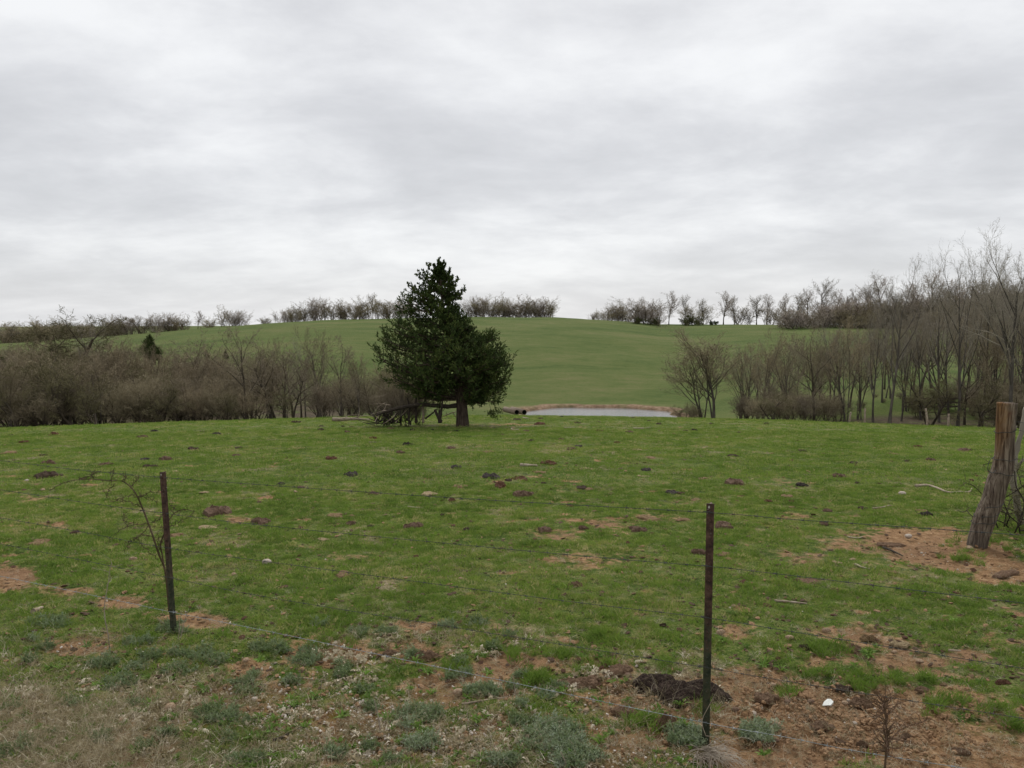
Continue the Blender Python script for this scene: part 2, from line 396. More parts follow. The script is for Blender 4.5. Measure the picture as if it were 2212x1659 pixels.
# bare patches: (px, py, half width px, half height px, strength)
DIRT = [(15, 1243, 48, 22, 1), (160, 1275, 60, 12, .8), (255, 1300, 60, 12, .8), (430, 1336, 70, 17, 1), (710, 1410, 75, 28, 1), (540, 1442, 30, 18, .9),
        (905, 1415, 75, 24, .9), (1090, 1425, 70, 20, .7), (1290, 1435, 90, 26, .8), (1400, 1500, 130, 34, .9), (1640, 1520, 120, 60, 1), (1850, 1580, 260, 75, 1.1), (2150, 1560, 130, 30, .8), (2100, 1640, 260, 60, 1.1), (1650, 1630, 140, 45, 1),
        (1990, 1172, 140, 24, 1), (2060, 1205, 130, 26, 1), (2185, 1235, 70, 18, 1), (1940, 1160, 60, 14, .8), (1930, 1420, 90, 40, .6), (1750, 1430, 60, 20, .5),
        (560, 1530, 120, 30, .7), (920, 1600, 200, 50, .55), (1080, 1560, 60, 16, .9), (330, 1560, 60, 16, .8), (200, 1400, 70, 14, .5), (1440, 1610, 120, 40, .7), (700, 1480, 80, 22, .5),
        (1200, 1150, 90, 10, .5), (1390, 1120, 60, 8, .6), (1330, 1130, 80, 9, .45), (1290, 1210, 120, 12, .35), (960, 1340, 90, 14, .35), (1760, 1190, 70, 10, .45), (1840, 1370, 90, 16, .4), (480, 1300, 60, 10, .3),
        (1060, 917, 80, 2, .55), (2090, 1290, 80, 12, .4), (1700, 1300, 70, 14, .4), (640, 1200, 70, 10, .3), (2120, 1400, 70, 16, .4)]
MOSS = [(560, 1500, 60, 14, 1), (880, 1560, 70, 14, 1), (870, 1620, 90, 24, .9), (1110, 1600, 60, 16, .9), (780, 1590, 60, 20, .7), (1290, 1640, 60, 18, .6)]
dr_ = random.Random(21)
DIRT += [(dr_.uniform(0, 2212), dr_.uniform(1040, 1400), dr_.uniform(18, 45), dr_.uniform(3, 7), dr_.uniform(.3, .52)) for _ in range(34)]
DIRT += [(dr_.uniform(0, 1500), dr_.uniform(1440, 1660), dr_.uniform(30, 95), dr_.uniform(8, 24), dr_.uniform(.6, .95)) for _ in range(44)]
DIRT += [(dr_.uniform(1500, 2212), dr_.uniform(1330, 1480), dr_.uniform(20, 60), dr_.uniform(7, 16), dr_.uniform(.5, .8)) for _ in range(16)]
MOSS += [(dr_.uniform(350, 1450), dr_.uniform(1480, 1660), dr_.uniform(30, 70), dr_.uniform(9, 18), .9) for _ in range(16)]
GC = {}
def ell(lst, x, y):
    r = np.zeros(np.shape(x))
    for px, py, rx, ry, s in lst:
        if (px, py) not in GC: GC[(px, py)] = (G(px, py), G(px + rx, py), G(px, py - ry), G(px, min(py + ry, 1800)))
        c, e1, n, f = GC[(px, py)]
        ax = abs(e1.x - c.x); cyy = (n.y + f.y) / 2; ay = max(abs(n.y - f.y) / 2, 0.05)
        # keep the patch in line with the sight line, so shear x with depth
        sh = c.x / c.y
        dx = (x - (c.x + (y - c.y) * sh)) / ax; dy = (y - cyy) / ay
        d = np.sqrt(dx * dx + dy * dy)
        r = np.maximum(r, s * np.clip(1.25 - 0.62 * d, 0, 1))
    return r
def masks(x, y):
    near = (y > 2) & (y < 60) & (np.abs(x) < 45)
    dirt = np.zeros(x.shape); moss = np.zeros(x.shape)
    dirt[near] = ell(DIRT, x[near], y[near]); moss[near] = ell(MOSS, x[near], y[near])
    wob = (fbm(x / 0.5, y / 0.5, 31, 4) - 0.5)
    dirt = np.clip(dirt + wob * 1.0 * (dirt > 0.02), 0, 1)
    spots = fbm(x / 0.42, y / 0.30, 77, 4); sp2 = fbm(x / 2.6, y / 2.2, 78, 2)
    dirt = np.maximum(dirt, np.clip((spots + 0.35 * (sp2 - 0.5) - 0.70) * 5, 0, 0.75) * (y < 60))
    # rough verge at the lower left: dead stems and litter
    px = W / 2 + F * x / np.maximum(y, 1) * 0.995; py = slope_to_py(x, y)
    edge = 1400 + (px - 0) * 0.075
    dry = np.clip((py - edge - 10) / 90, 0, 1) * np.clip((1650 - px) / 350, 0.0, 1) * np.clip(.85 - px / 900, .36, .8) * np.clip(0.2 + 1.9 * (fbm(x / 0.6, y / 0.5, 41, 3) - 0.25), 0, 1)
    dry = np.maximum(dry, 0.7 * np.clip((fbm(x / 1.1, y / 0.9, 45, 4) - 0.60) * 6, 0, 1) * (y < 60))
    litter = np.clip((y - 47) / 6, 0, 1) * np.clip((78 - y) / 10, 0, 1) * np.clip((np.abs(px - 1200) - 330) / 120, 0, 1)
    rightlit = ((px > 1500) * np.clip((y - 47) / 4, 0, 1) * np.clip((69 - y) / 3, 0, 1))
    leftlit = np.clip((y - 47) / 6, 0, 1) * np.clip((104 - y) / 14, 0, 1) * np.clip((840 - px) / 120, 0, 1)
    litter = np.where(px > 1500, rightlit, np.maximum(litter, leftlit))
    cedx = (x + 2.4) / 2.9; cedy = (y - 32.2) / 1.5; litter = np.maximum(litter, np.clip(1.5 - np.hypot(cedx, cedy), 0, .9) * (y > 25))
    pd = pond_d(x, y)
    bank = np.clip((1.27 - pd) / 0.12 + (fbm(x / 1.6, y / 1.6, 52, 3) - .5) * 2.2, 0, 1) * (pd < 1.5) * (fbm(x / 1.2, y / 1.2, 51, 4) * 1.2 + 0.35) * (y > 60)
    far = np.clip((y - 60) / 30, 0, 1)
    return dirt, moss, dry, np.clip(litter, 0, 1), np.clip(bank, 0, 1), far
def slope_to_py(x, y):
    z = terrain(x, y, False) - CAMZ
    yy = np.maximum(y, 0.5)
    fwd = yy * CT - z * ST; upc = yy * ST + z * CT
    return Hh / 2 - F * upc / np.maximum(fwd, 0.1)
dirt, moss, dry, litter, bank, far = masks(X, Y)
Z = Z - 0.03 * np.clip(dirt * 2 - .6, 0, 1) * (Y < 60) + (fbm(X / 0.11, Y / 0.11, 88, 2) - 0.5) * 0.045 * np.clip(dirt * 1.5 - .3, 0, 1) * (Y < 14)
ny, nx = X.shape
idx = np.arange(ny * nx).reshape(ny, nx)
Fg = np.stack([idx[:-1, :-1], idx[:-1, 1:], idx[1:, 1:], idx[1:, :-1]], -1).reshape(-1, 4)
gm = mesh_from('ground', np.stack([X, Y, Z], -1), Fg, GROUND, True)
for nme, arr in (('dirt', dirt), ('moss', moss), ('dry', dry), ('litter', litter), ('bank', bank), ('far', far)):
    at = gm.attributes.new(nme, 'FLOAT', 'POINT'); at.data.foreach_set('value', arr.astype(np.float32).ravel())
ground = link('ground', gm); tag(ground, kind='structure')

# pond
Mw = MT('pond_water'); Mw.base((0.20, 0.205, 0.205)); Mw.b.inputs['Roughness'].default_value = 0.12; Mw.b.inputs['Specular IOR Level'].default_value = 0.5
Mw.b.inputs['IOR'].default_value = 1.33
cw = Mw.coord('Object'); Mw.bump(Mw.noise(cw, 3.5, 4, 0.6, 0, sc=(1, 2.2, 1)), 0.35, 0.04)
ang = np.linspace(0, 2 * math.pi, 121)[:-1]
rr = 1.12
rads = [0.0, 0.5, 1.0]
Vp = [(POND[0], POND[1], ZW)]
for a in ang: Vp.append((POND[0] + math.cos(a) * POND[2] * rr, POND[1] + math.sin(a) * POND[3] * rr, ZW))
pond = link('pond_water', mesh_from('pond_water', np.array(Vp), [(0, i + 1, (i + 1) % 120 + 1) for i in range(120)], Mw.m)); tag(pond, kind='structure')

def q8(x, y): return (2200 + .3617 * x) * .7373, (1300 + .3617 * y) * .7373
def q4(x, y): return (2200 + .3617 * x) * .7373, (1700 + .3617 * y) * .7373
def q7(x, y): return (1500 + .3617 * x) * .7373, (1200 + .3617 * y) * .7373
def q6(x, y): return (800 + .3617 * x) * .7373, (1200 + .3617 * y) * .7373
def qa(x, y): return (.3617 * x) * .7373, (1250 + .3617 * y) * .7373
def qb(x, y): return (.3617 * x) * .7373, (1700 + .3617 * y) * .7373
def qc(x, y): return (800 + .3617 * x) * .7373, (1700 + .3617 * y) * .7373
def qd(x, y): return (1500 + .3617 * x) * .7373, (1700 + .3617 * y) * .7373
pats = []
def add(fn, lst):
    for x, y, w, k in lst: pats.append((*fn(x, y), w * .3617 * .7373, k))
add(q6, [(470, 403, 90, 'red'), (640, 533, 110, 'grey'), (815, 239, 58, 'red'), (385, 166, 60, 'dark'), (390, 138, 40, 'dark'), (1130, 171, 48, 'black'), (1290, 171, 42, 'black'), (1480, 179, 52, 'black'), (1520, 154, 38, 'dark'), (1100, 292, 85, 'black'), (1440, 317, 66, 'brown'), (1740, 347, 90, 'tan'), (2095, 256, 50, 'dark'), (1480, 474, 80, 'grey'), (1760, 549, 130, 'grey'), (2000, 570, 120, 'red'), (1908, 578, 55, 'dark'), (1840, 627, 105, 'red'), (1510, 627, 118, 'tan'), (2025, 694, 150, 'brown'), (1260, 685, 108, 'straw'), (815, 688, 80, 'brown'), (500, 864, 140, 'tan'), (628, 866, 56, 'tan'), (625, 933, 90, 'brown'), (1150, 956, 130, 'brown'), (1375, 858, 36, 'dark'), (1568, 982, 34, 'dark'), (795, 952, 36, 'dark'), (225, 638, 66, 'brown'), (60, 608, 60, 'grey'), (400, 1056, 80, 'straw'), (580, 1342, 150, 'tan'), (1450, 742, 60, 'red'), (2192, 600, 28, 'dark'), (1030, 354, 66, 'brown'), (600, 186, 46, 'brown'), (680, 219, 32, 'tan'), (637, 146, 38, 'brown'), (565, 138, 34, 'dark'), (1685, 190, 36, 'dark'), (1860, 205, 30, 'brown'), (950, 158, 60, 'brown'), (190, 108, 70, 'dark')])
add(q7, [(540, 302, 56, 'grey'), (490, 326, 80, 'brown'), (300, 442, 105, 'red'), (218, 511, 96, 'tan'), (1125, 392, 80, 'tan'), (1090, 493, 84, 'grey'), (1790, 381, 78, 'dark'), (1800, 600, 160, 'brown'), (560, 640, 90, 'dark'), (625, 650, 80, 'tan'), (1300, 680, 100, 'grey'), (1375, 686, 56, 'brown'), (1490, 738, 92, 'tan'), (600, 481, 80, 'straw'), (1060, 545, 86, 'straw'), (1095, 885, 150, 'tan'), (1390, 897, 110, 'tan'), (265, 982, 118, 'brown'), (1020, 976, 124, 'brown'), (1715, 948, 150, 'brown'), (1520, 1165, 110, 'brown'), (1700, 1177, 100, 'tan'), (710, 179, 58, 'red'), (955, 186, 54, 'brown'), (1475, 171, 50, 'black'), (1405, 174, 36, 'dark'), (230, 76, 46, 'dark'), (402, 61, 32, 'black'), (228, 121, 76, 'red'), (1615, 118, 44, 'dark'), (1190, 119, 46, 'dark'), (850, 273, 48, 'red'), (405, 249, 56, 'brown'), (160, 256, 52, 'dark'), (1840, 189, 36, 'dark'), (118, 176, 50, 'brown'), (40, 86, 60, 'dark'), (532, 110, 48, 'dark'), (980, 69, 36, 'dark'), (575, 965, 80, 'brown'), (2060, 119, 50, 'dark'), (1110, 93, 30, 'dark'), (700, 105, 40, 'dark'), (2075, 748, 60, 'red'), (1550, 560, 70, 'tan')])
add(q8, [(420, 64, 56, 'dark'), (835, 161, 66, 'dark'), (415, 342, 98, 'black'), (725, 273, 110, 'brown'), (910, 534, 78, 'dark'), (1410, 581, 110, 'black'), (1385, 548, 76, 'tan'), (1460, 136, 66, 'brown'), (1272, 147, 60, 'dark'), (850, 236, 60, 'tan'), (620, 549, 84, 'brown'), (590, 656, 74, 'brown'), (325, 476, 50, 'red'), (290, 429, 100, 'tan'), (700, 970, 66, 'straw'), (1350, 29, 58, 'red'), (1725, 61, 100, 'brown'), (1790, 300, 30, 'red'), (1830, 265, 34, 'red'), (1150, 84, 60, 'tan'), (860, 320, 36, 'dark'), (335, 520, 60, 'tan'), (1150, 1052, 60, 'tan')])
add(qa, [(195, 131, 68, 'red'), (440, 71, 80, 'red'), (85, 73, 44, 'dark'), (1568, 187, 90, 'dark'), (1640, 167, 26, 'dark'), (1935, 176, 58, 'dark'), (1910, 241, 80, 'brown'), (1247, 38, 46, 'black'), (1752, 66, 70, 'black'), (1635, 44, 36, 'dark'), (1155, 91, 80, 'brown'), (355, 238, 60, 'dark'), (385, 301, 108, 'brown'), (850, 313, 90, 'brown'), (385, 410, 180, 'dark'), (295, 476, 60, 'tan'), (1172, 268, 60, 'grey'), (1342, 267, 100, 'brown'), (1420, 366, 56, 'straw'), (1760, 706, 235, 'brown'), (2115, 777, 136, 'brown'), (1680, 824, 128, 'straw'), (320, 940, 145, 'tan'), (70, 216, 120, 'tan'), (1430, 886, 108, 'tan'), (1655, 536, 56, 'straw'), (610, 860, 60, 'brown'), (1220, 331, 90, 'dark'), (685, 106, 40, 'dark')])

EXC = []
px2 = .3617 * .7373
for a_, b_, w_, k_ in pats:
    g_ = G(a_, b_); EXC.append((g_.x, g_.y, max(w_ / 2 / F * g_.y, .05)))
for (a_, b_), w_ in [(qd(870, 735), 235), (qd(560, 830), 300), (qd(910, 1080), 215), (qd(1245, 1175), 200), (qd(1110, 835), 250), (qd(1250, 880), 280), (qd(1420, 930), 280), (qd(1560, 915), 250), (qd(1680, 950), 170), (qd(2050, 955), 210), (qc(1250, 620), 210), (q8(500, 1125), 260)]:
    g_ = G(a_, b_); EXC.append((g_.x, g_.y, w_ * px2 / 2 / F * g_.y))
EXC = np.array(EXC)
def clear_of(x, y, k=1.0):
    ok = np.ones(len(x), bool)
    for i in range(0, len(x), 20000):
        d = np.hypot(x[i:i + 20000, None] - EXC[None, :, 0], y[i:i + 20000, None] - EXC[None, :, 1]) / EXC[None, :, 2]
        ok[i:i + 20000] = d.min(1) > k
    return ok

# ------------------------------------------------------------------ scatter (grass, weeds, straw: stuff)
def rot_euler_group(name):
    g = bpy.data.node_groups.new(name, 'GeometryNodeTree')
    g.interface.new_socket('Geometry', in_out='INPUT', socket_type='NodeSocketGeometry')
    g.interface.new_socket('Geometry', in_out='OUTPUT', socket_type='NodeSocketGeometry')
    return g
def scatter(name, pts, scl, tint, variants, seed, tilt=0.15, vi=None, normal_tilt=None):
    rng = np.random.default_rng(seed); n = len(pts)
    me = bpy.data.meshes.new(name); me.vertices.add(n); me.vertices.foreach_set('co', pts.astype(np.float32).ravel())
    rot = np.stack([rng.normal(size=n) * tilt, rng.normal(size=n) * tilt, rng.uniform(0, 6.283, n)], -1).astype(np.float32)
    a = me.attributes.new('rot', 'FLOAT_VECTOR', 'POINT'); a.data.foreach_set('vector', rot.ravel())
    a = me.attributes.new('scl', 'FLOAT', 'POINT'); a.data.foreach_set('value', scl.astype(np.float32))
    a = me.attributes.new('tint', 'FLOAT', 'POINT'); a.data.foreach_set('value', tint.astype(np.float32))
    if vi is None: vi = rng.integers(0, len(variants), n)
    a = me.attributes.new('vi', 'INT', 'POINT'); a.data.foreach_set('value', vi.astype(np.int32))
    o = link(name, me)
    coll = bpy.data.collections.new(name + '_shapes')
    for i, v in enumerate(variants):
        coll.objects.link(bpy.data.objects.new('%s_shape_%02d' % (name, i), v))
    g = rot_euler_group(name + '_nodes'); nn = g.nodes; ll = g.links
    gi = nn.new('NodeGroupInput'); go = nn.new('NodeGroupOutput'); ins = nn.new('GeometryNodeInstanceOnPoints')
    ci = nn.new('GeometryNodeCollectionInfo'); ci.inputs['Collection'].default_value = coll
    ci.inputs['Separate Children'].default_value = True; ci.inputs['Reset Children'].default_value = True
    def na(nm, t):
        x = nn.new('GeometryNodeInputNamedAttribute'); x.data_type = t; x.inputs['Name'].default_value = nm; return x.outputs['Attribute']
    e = nn.new('FunctionNodeEulerToRotation'); ll.new(na('rot', 'FLOAT_VECTOR'), e.inputs[0])
    ll.new(gi.outputs[0], ins.inputs['Points']); ll.new(ci.outputs[0], ins.inputs['Instance'])
    ins.inputs['Pick Instance'].default_value = True
    ll.new(na('vi', 'INT'), ins.inputs['Instance Index']); ll.new(e.outputs[0], ins.inputs['Rotation']); ll.new(na('scl', 'FLOAT'), ins.inputs['Scale'])
    ll.new(ins.outputs[0], go.inputs[0])
    md = o.modifiers.new('scatter', 'NODES'); md.node_group = g
    return o
def tuft(name, n, spread, h, w, mat, seed, lean=0.5, segs=2, droop=0.35):
    rng = np.random.default_rng(seed)
    b = np.zeros((n, 3)); r = spread * np.sqrt(rng.uniform(0, 1, n)); a = rng.uniform(0, 6.283, n)
    b[:, 0] = r * np.cos(a); b[:, 1] = r * np.sin(a); b[:, 2] = -0.006
    ln = h * rng.uniform(0.5, 1.15, n); a2 = rng.uniform(0, 6.283, n); le = rng.uniform(0.1, 1, n) * lean
    d = np.stack([np.cos(a2) * np.sin(le), np.sin(a2) * np.sin(le), np.cos(le)], -1)
    Pn = [b]; cur = b; dd = d
    for i in range(segs):
        cur = cur + dd * (ln / segs)[:, None]; Pn.append(cur)
        hor = dd.copy(); hor[:, 2] = 0; dd = nrm(dd + nrm(hor + 1e-6) * droop + np.array([0, 0, -droop * 0.6]))
    Pn = np.stack(Pn, 1)
    prof = np.array([1.0, 0.8, 0.12]) if segs == 2 else np.linspace(1, 0.1, segs + 1)
    Rn = np.broadcast_to(prof * w / 2, (n, segs + 1)) * rng.uniform(0.7, 1.3, (n, 1))
    v, f = ribbons(Pn, Rn, rng)
    return mesh_from(name, v, f, mat, True)
GT = [tuft('grass_tuft', 24, 0.05, 0.036, 0.0042, GRASS, s, 1.0) for s in range(5)]
GM = [tuft('grass_clump', 30, 0.085, 0.038, 0.0070, GRASS, 20 + s, 0.9) for s in range(4)]
GF = [tuft('grass_patch', 40, 0.20, 0.045, 0.014, GRASS, 40 + s, 0.9, 1) for s in range(4)]
def area_pts(rng, y0, y1, dens, pad=1.15):
    xm = y1 * 0.66 * pad + 0.5
    n = int(2 * xm * (y1 - y0) * dens)
    x = rng.uniform(-xm, xm, n); y = rng.uniform(y0, y1, n)
    k = np.abs(x) < y * 0.66 * pad + 0.4
    return x[k], y[k]
def grass_zone(name, y0, y1, dens, variants, seed, s0, s1, thr=0.42):
    rng = np.random.default_rng(seed)
    x, y = area_pts(rng, y0, y1, dens)
    dirt, moss, dry, litter, bank, far = masks(x, y)
    cl = fbm(x / 0.13, y / 0.13, 61, 2); cl2 = fbm(x / 1.2, y / 1.2, 63, 4)
    keep = rng.uniform(0, 1, len(x)) < np.clip(1.15 - 2.0 * dirt, 0, 1) * np.clip(1.1 - 0.55 * dry, 0.3, 1) * np.clip((cl - 0.20) * 2.6, 0.25, 1)
    keep &= clear_of(x, y)
    x, y, cl, cl2, dirt, dry = (q[keep] for q in (x, y, cl, cl2, dirt, dry))
    sc = (s0 + (s1 - s0) * rng.uniform(0, 1, len(x)) ** 1.5) * (0.6 + 0.9 * np.clip((cl - 0.3) * 2.2, 0, 1)) * (1 - 0.35 * np.clip(dirt * 2, 0, 1))
    tint = np.clip(0.50 - 0.85 * (cl - 0.5) + 0.7 * (cl2 - 0.5) + rng.normal(size=len(x)) * 0.24 + 0.25 * dry, 0, 1)
    tint = np.where(rng.uniform(0, 1, len(x)) < 0.07, rng.uniform(0.85, 1, len(x)), tint)
    return np.stack([x, y, terrain(x, y)], -1), sc, tint
def grass(name, *a, seed, variants, **k):
    p, s, t = grass_zone(name, *a, variants, seed, **k)
    o = scatter(name, p, s, t, variants, seed + 5); tag(o, 'short green pasture grass growing in uneven tufts', 'grass', kind='stuff'); return o
grass('pasture_grass', 3.2, 7.6, 900, seed=1, variants=GT, s0=0.55, s1=1.25)['label'] = 'short green pasture grass around and under the barbed wire fence'
grass('pasture_grass', 7.6, 14.5, 430, seed=2, variants=GM, s0=0.6, s1=1.15)['label'] = 'short green pasture grass just beyond the barbed wire fence'
grass('pasture_grass', 14.5, 31, 80, seed=3, variants=GF, s0=0.5, s1=1.0)['label'] = 'short green pasture grass around the lone cedar'
grass('pasture_grass', 31, 60, 14, seed=4, variants=GF, s0=0.6, s1=1.3)['label'] = 'short green pasture grass along the brow beyond the cedar'

# ------------------------------------------------------------------ bare tree generator
def grow(rng, start, dirs, length, rad, nseg, wander, trop, tip):
    n = len(start); Pn = [start]; d = dirs.copy(); cur = start
    for i in range(nseg):
        d = nrm(d + rng.normal(size=(n, 3)) * wander + np.array([0, 0, trop]))
        cur = cur + d * (length / nseg)[:, None]; Pn.append(cur)
    Rn = rad[:, None] * np.linspace(1, tip, nseg + 1)[None]
    return np.stack(Pn, 1), Rn
def spawn(rng, Pn, Rn, Ln, count, t0, angle, lr, lfall, rr, t1=1.0, flat=0.0):
    n, m, _ = Pn.shape
    t = (t0 + (t1 - t0) * (np.arange(count)[None] + rng.uniform(0, 1, (n, count))) / count)
    s = t * (m - 1); i = np.clip(s.astype(int), 0, m - 2); f = (s - i)[..., None]
    I = np.arange(n)[:, None]
    st = Pn[I, i] * (1 - f) + Pn[I, i + 1] * f; pd = nrm(Pn[I, i + 1] - Pn[I, i]); r = Rn[I, i] * (1 - f[..., 0]) + Rn[I, i + 1] * f[..., 0]
    rv = rng.normal(size=(n, count, 3)); rv[..., 2] *= (1 - flat)
    perp = nrm(np.cross(pd, np.cross(rv, pd)))
    a = np.radians(angle) * rng.uniform(0.65, 1.35, (n, count))[..., None]
    d = pd * np.cos(a) + perp * np.sin(a)
    ln = Ln[:, None] * lr * (1 - lfall * (t - t0)) * rng.uniform(0.6, 1.25, (n, count))
    rc = np.minimum(r * rr, r * 0.9)
    return st.reshape(-1, 3), d.reshape(-1, 3), ln.ravel(), rc.ravel()
def make_tree(name, seed, H, stems, trunk_r, spread, lv, barkm, twigm, label, cat='tree', sides=(8, 6, 4, 3), leaf=None, trunk_frac=0.75, twig_w=0.007, trunk_tip=0.35, wander=0.10, base=0.0):
    """lv: list of (count, t0, angle, length ratio, falloff, radius ratio, nseg, wander, trop)"""
    rng = np.random.default_rng(seed)
    st = rng.normal(size=(stems, 3)) * (0.12 * min(stems - 1, 3)); st = st + rng.normal(size=st.shape) * base; st[:, 2] = -0.1
    az = rng.uniform(0, 6.283) + np.arange(stems) / stems * 6.283 + rng.normal(size=stems) * 0.3
    le = np.abs(rng.normal(size=stems) * 0.25 + 0.75) * spread
    d = np.stack([np.cos(az) * np.sin(le), np.sin(az) * np.sin(le), np.cos(le)], -1)
    ln = H * trunk_frac * rng.uniform(0.75, 1.1, stems) if stems > 1 else np.array([H * trunk_frac])
    rad = trunk_r * rng.uniform(0.6, 1.1, stems) if stems > 1 else np.array([trunk_r])
    Pn, Rn = grow(rng, st, d, ln, rad, 7, wander, 0.04, trunk_tip)
    Rn[:, 0] *= 1.35
    bark = [tubes(Pn, Rn, sides[0])]; tw = []; Ls = ln
    for k, (cnt, t0, angd, lr, lf, rr, ns, wd, tp) in enumerate(lv):
        s_, d_, l_, r_ = spawn(rng, Pn, Rn, Ls, cnt, t0, angd, lr, lf, rr)
        last = k >= len(lv) - 1
        r_ = np.maximum(r_, twig_w * (1.0 if last else 1.4))
        Pn, Rn = grow(rng, s_, d_, l_, r_, ns, wd, tp, 0.3); Ls = l_
        if k == 0: bark.append(tubes(Pn, Rn, sides[1]))
        elif k == 1 and len(lv) > 3: tw.append(tubes(Pn, Rn, 4))
        elif not last and len(Pn) < 900: tw.append(tubes(Pn, Rn, 3))
        else: tw.append(ribbons(Pn, Rn, rng))
    V1, F1 = join(bark); V2, F2 = join(tw)
    zmax = max(V1[:, 2].max(), V2[:, 2].max()); sc = H / zmax
    root = empty(name, (0, 0, 0), label, cat)
    a = link('trunk', mesh_from('trunk', V1 * sc, F1, barkm, True), root)
    b = link('crown', mesh_from('crown', V2 * sc, F2, twigm, True), root)
    if leaf:
        n = leaf[0]; q = V2[rng.integers(0, len(V2), n)] * sc; q = q[q[:, 2] < H * leaf[2]] if leaf[2] > 0 else q
        n = len(q); dd = nrm(rng.normal(size=(n, 3))); L2 = leaf[1] * rng.uniform(0.5, 1.3, n)
        Pl = np.stack([q, q + dd * L2[:, None] * 0.5, q + dd * L2[:, None]], 1); Rl = np.array([0.25, 1, 0.15])[None] * leaf[1] * 0.3 * np.ones((n, 1))
        v, f = ribbons(Pl, Rl, rng); link('leaves', mesh_from('leaves', v, f, leaf[3]), root)['kind'] = 'stuff'
    root['H'] = H
    return root
# kinds of tree, each modelled once, placed below
def L5(c, ang=42, tr=0.05, wd=0.12):
    return [(c[0], .28, ang, .60, .45, .62, 6, wd, tr), (c[1], .2, ang + 3, .55, .4, .6, 5, wd + .02, tr), (c[2], .15, ang + 6, .55, .3, .6, 4, wd + .03, tr), (c[3], .1, ang + 8, .6, .3, .7, 3, .2, tr), (c[4], .1, 48, .6, .2, .8, 2, .2, tr)]
def L4(c, ang=42, tr=0.05, wd=0.12):
    return [(c[0], .2, ang, .55, .4, .62, 5, wd, tr), (c[1], .12, ang + 4, .55, .3, .6, 4, wd + .03, tr), (c[2], .1, ang + 8, .6, .3, .7, 3, .18, tr), (c[3], .1, 48, .6, .2, .8, 2, .2, tr)]
TALL = [make_tree('bare_tree', 100 + i, 11, 1, .17, .04, L5((9, 6, 5, 4, 3), 32, .09, .08), BARK_GREY, TWIG_GREY, 'x', trunk_frac=.88, twig_w=.0055, wander=.045) for i in range(3)]
FORK = [make_tree('bare_tree', 120 + i, 9, 3, .10, .20, L5((8, 6, 4, 4, 3), 34, .08, .09), BARK_GREY, TWIG_BROWN, 'x', trunk_frac=.82, twig_w=.007, wander=.06) for i in range(2)]
OPEN_T = [make_tree('bare_tree', 140 + i, 7, 1, .12, .06, L5((9, 6, 5, 4, 3), 42, .06, .10), BARK_BROWN, TWIG_RED, 'x', trunk_frac=.8, twig_w=.007, wander=.07) for i in range(2)]
GNARL = [make_tree('gnarled_tree', 160 + i, 6, 2, .16, .3, L5((7, 7, 5, 4, 4), 56, .02, .18), BARK_BROWN, TWIG_DARK, 'x', trunk_frac=.7, twig_w=.008, wander=.16) for i in range(2)]
SHRUB = [make_tree('bare_shrub', 180 + i, 4.5, 11, .045, (.7, .55, .8)[i], L4((8, 6, 5, 4), 36, .05, .10), BARK_BROWN, (TWIG_BROWN, TWIG_RED, TWIG_TAN)[i], 'x', 'shrub', trunk_frac=.85, twig_w=.0065, sides=(5, 4, 3, 3), wander=.08, base=.3) for i in range(3)]
RIDGEB = [make_tree('ridge_bush', 200 + i, 5.5, (16, 12, 18)[i], .05, (.55, .4, .65)[i], [(8, .03, 30, .45, .3, .6, 4, .08, .05), (5, .05, 32, .55, .3, .6, 3, .1, .05), (4, .1, 34, .55, .2, .7, 2, .12, .04), (3, .1, 36, .6, .2, .8, 2, .12, .03)], BARK_BROWN, (TWIG_PALE, TWIG_BROWN, TWIG_TAN)[i], 'x', 'bush', trunk_frac=.9, twig_w=.011, sides=(4, 3, 3, 3), wander=.06, base=.75) for i in range(3)]
RIDGET = [make_tree('ridge_tree', 220 + i, 8, 1, .15, .05, L4((14, 6, 5, 4), 36, .07, .09), BARK_BROWN, (TWIG_PALE, TWIG_GREY)[i], 'x', trunk_frac=.85, twig_w=.015, sides=(6, 4, 3, 3), wander=.05) for i in range(2)]
LEAFB = [make_tree('leafy_bush', 240, 3, 9, .04, .9, L4((6, 5, 4, 3), 45, .02), BARK_BROWN, TWIG_DARK, 'x', 'bush', twig_w=.012, sides=(4, 3, 3, 3), leaf=(5000, .16, -1, OLIVE)),
         make_tree('leafy_bush', 241, 3, 9, .04, .9, L4((6, 5, 4, 3), 45, .02), BARK_BROWN, TWIG_DARK, 'x', 'bush', twig_w=.012, sides=(4, 3, 3, 3), leaf=(6000, .2, -1, SCRUBLEAF))]
PROTOS = TALL + FORK + OPEN_T + GNARL + SHRUB + RIDGEB + RIDGET + LEAFB

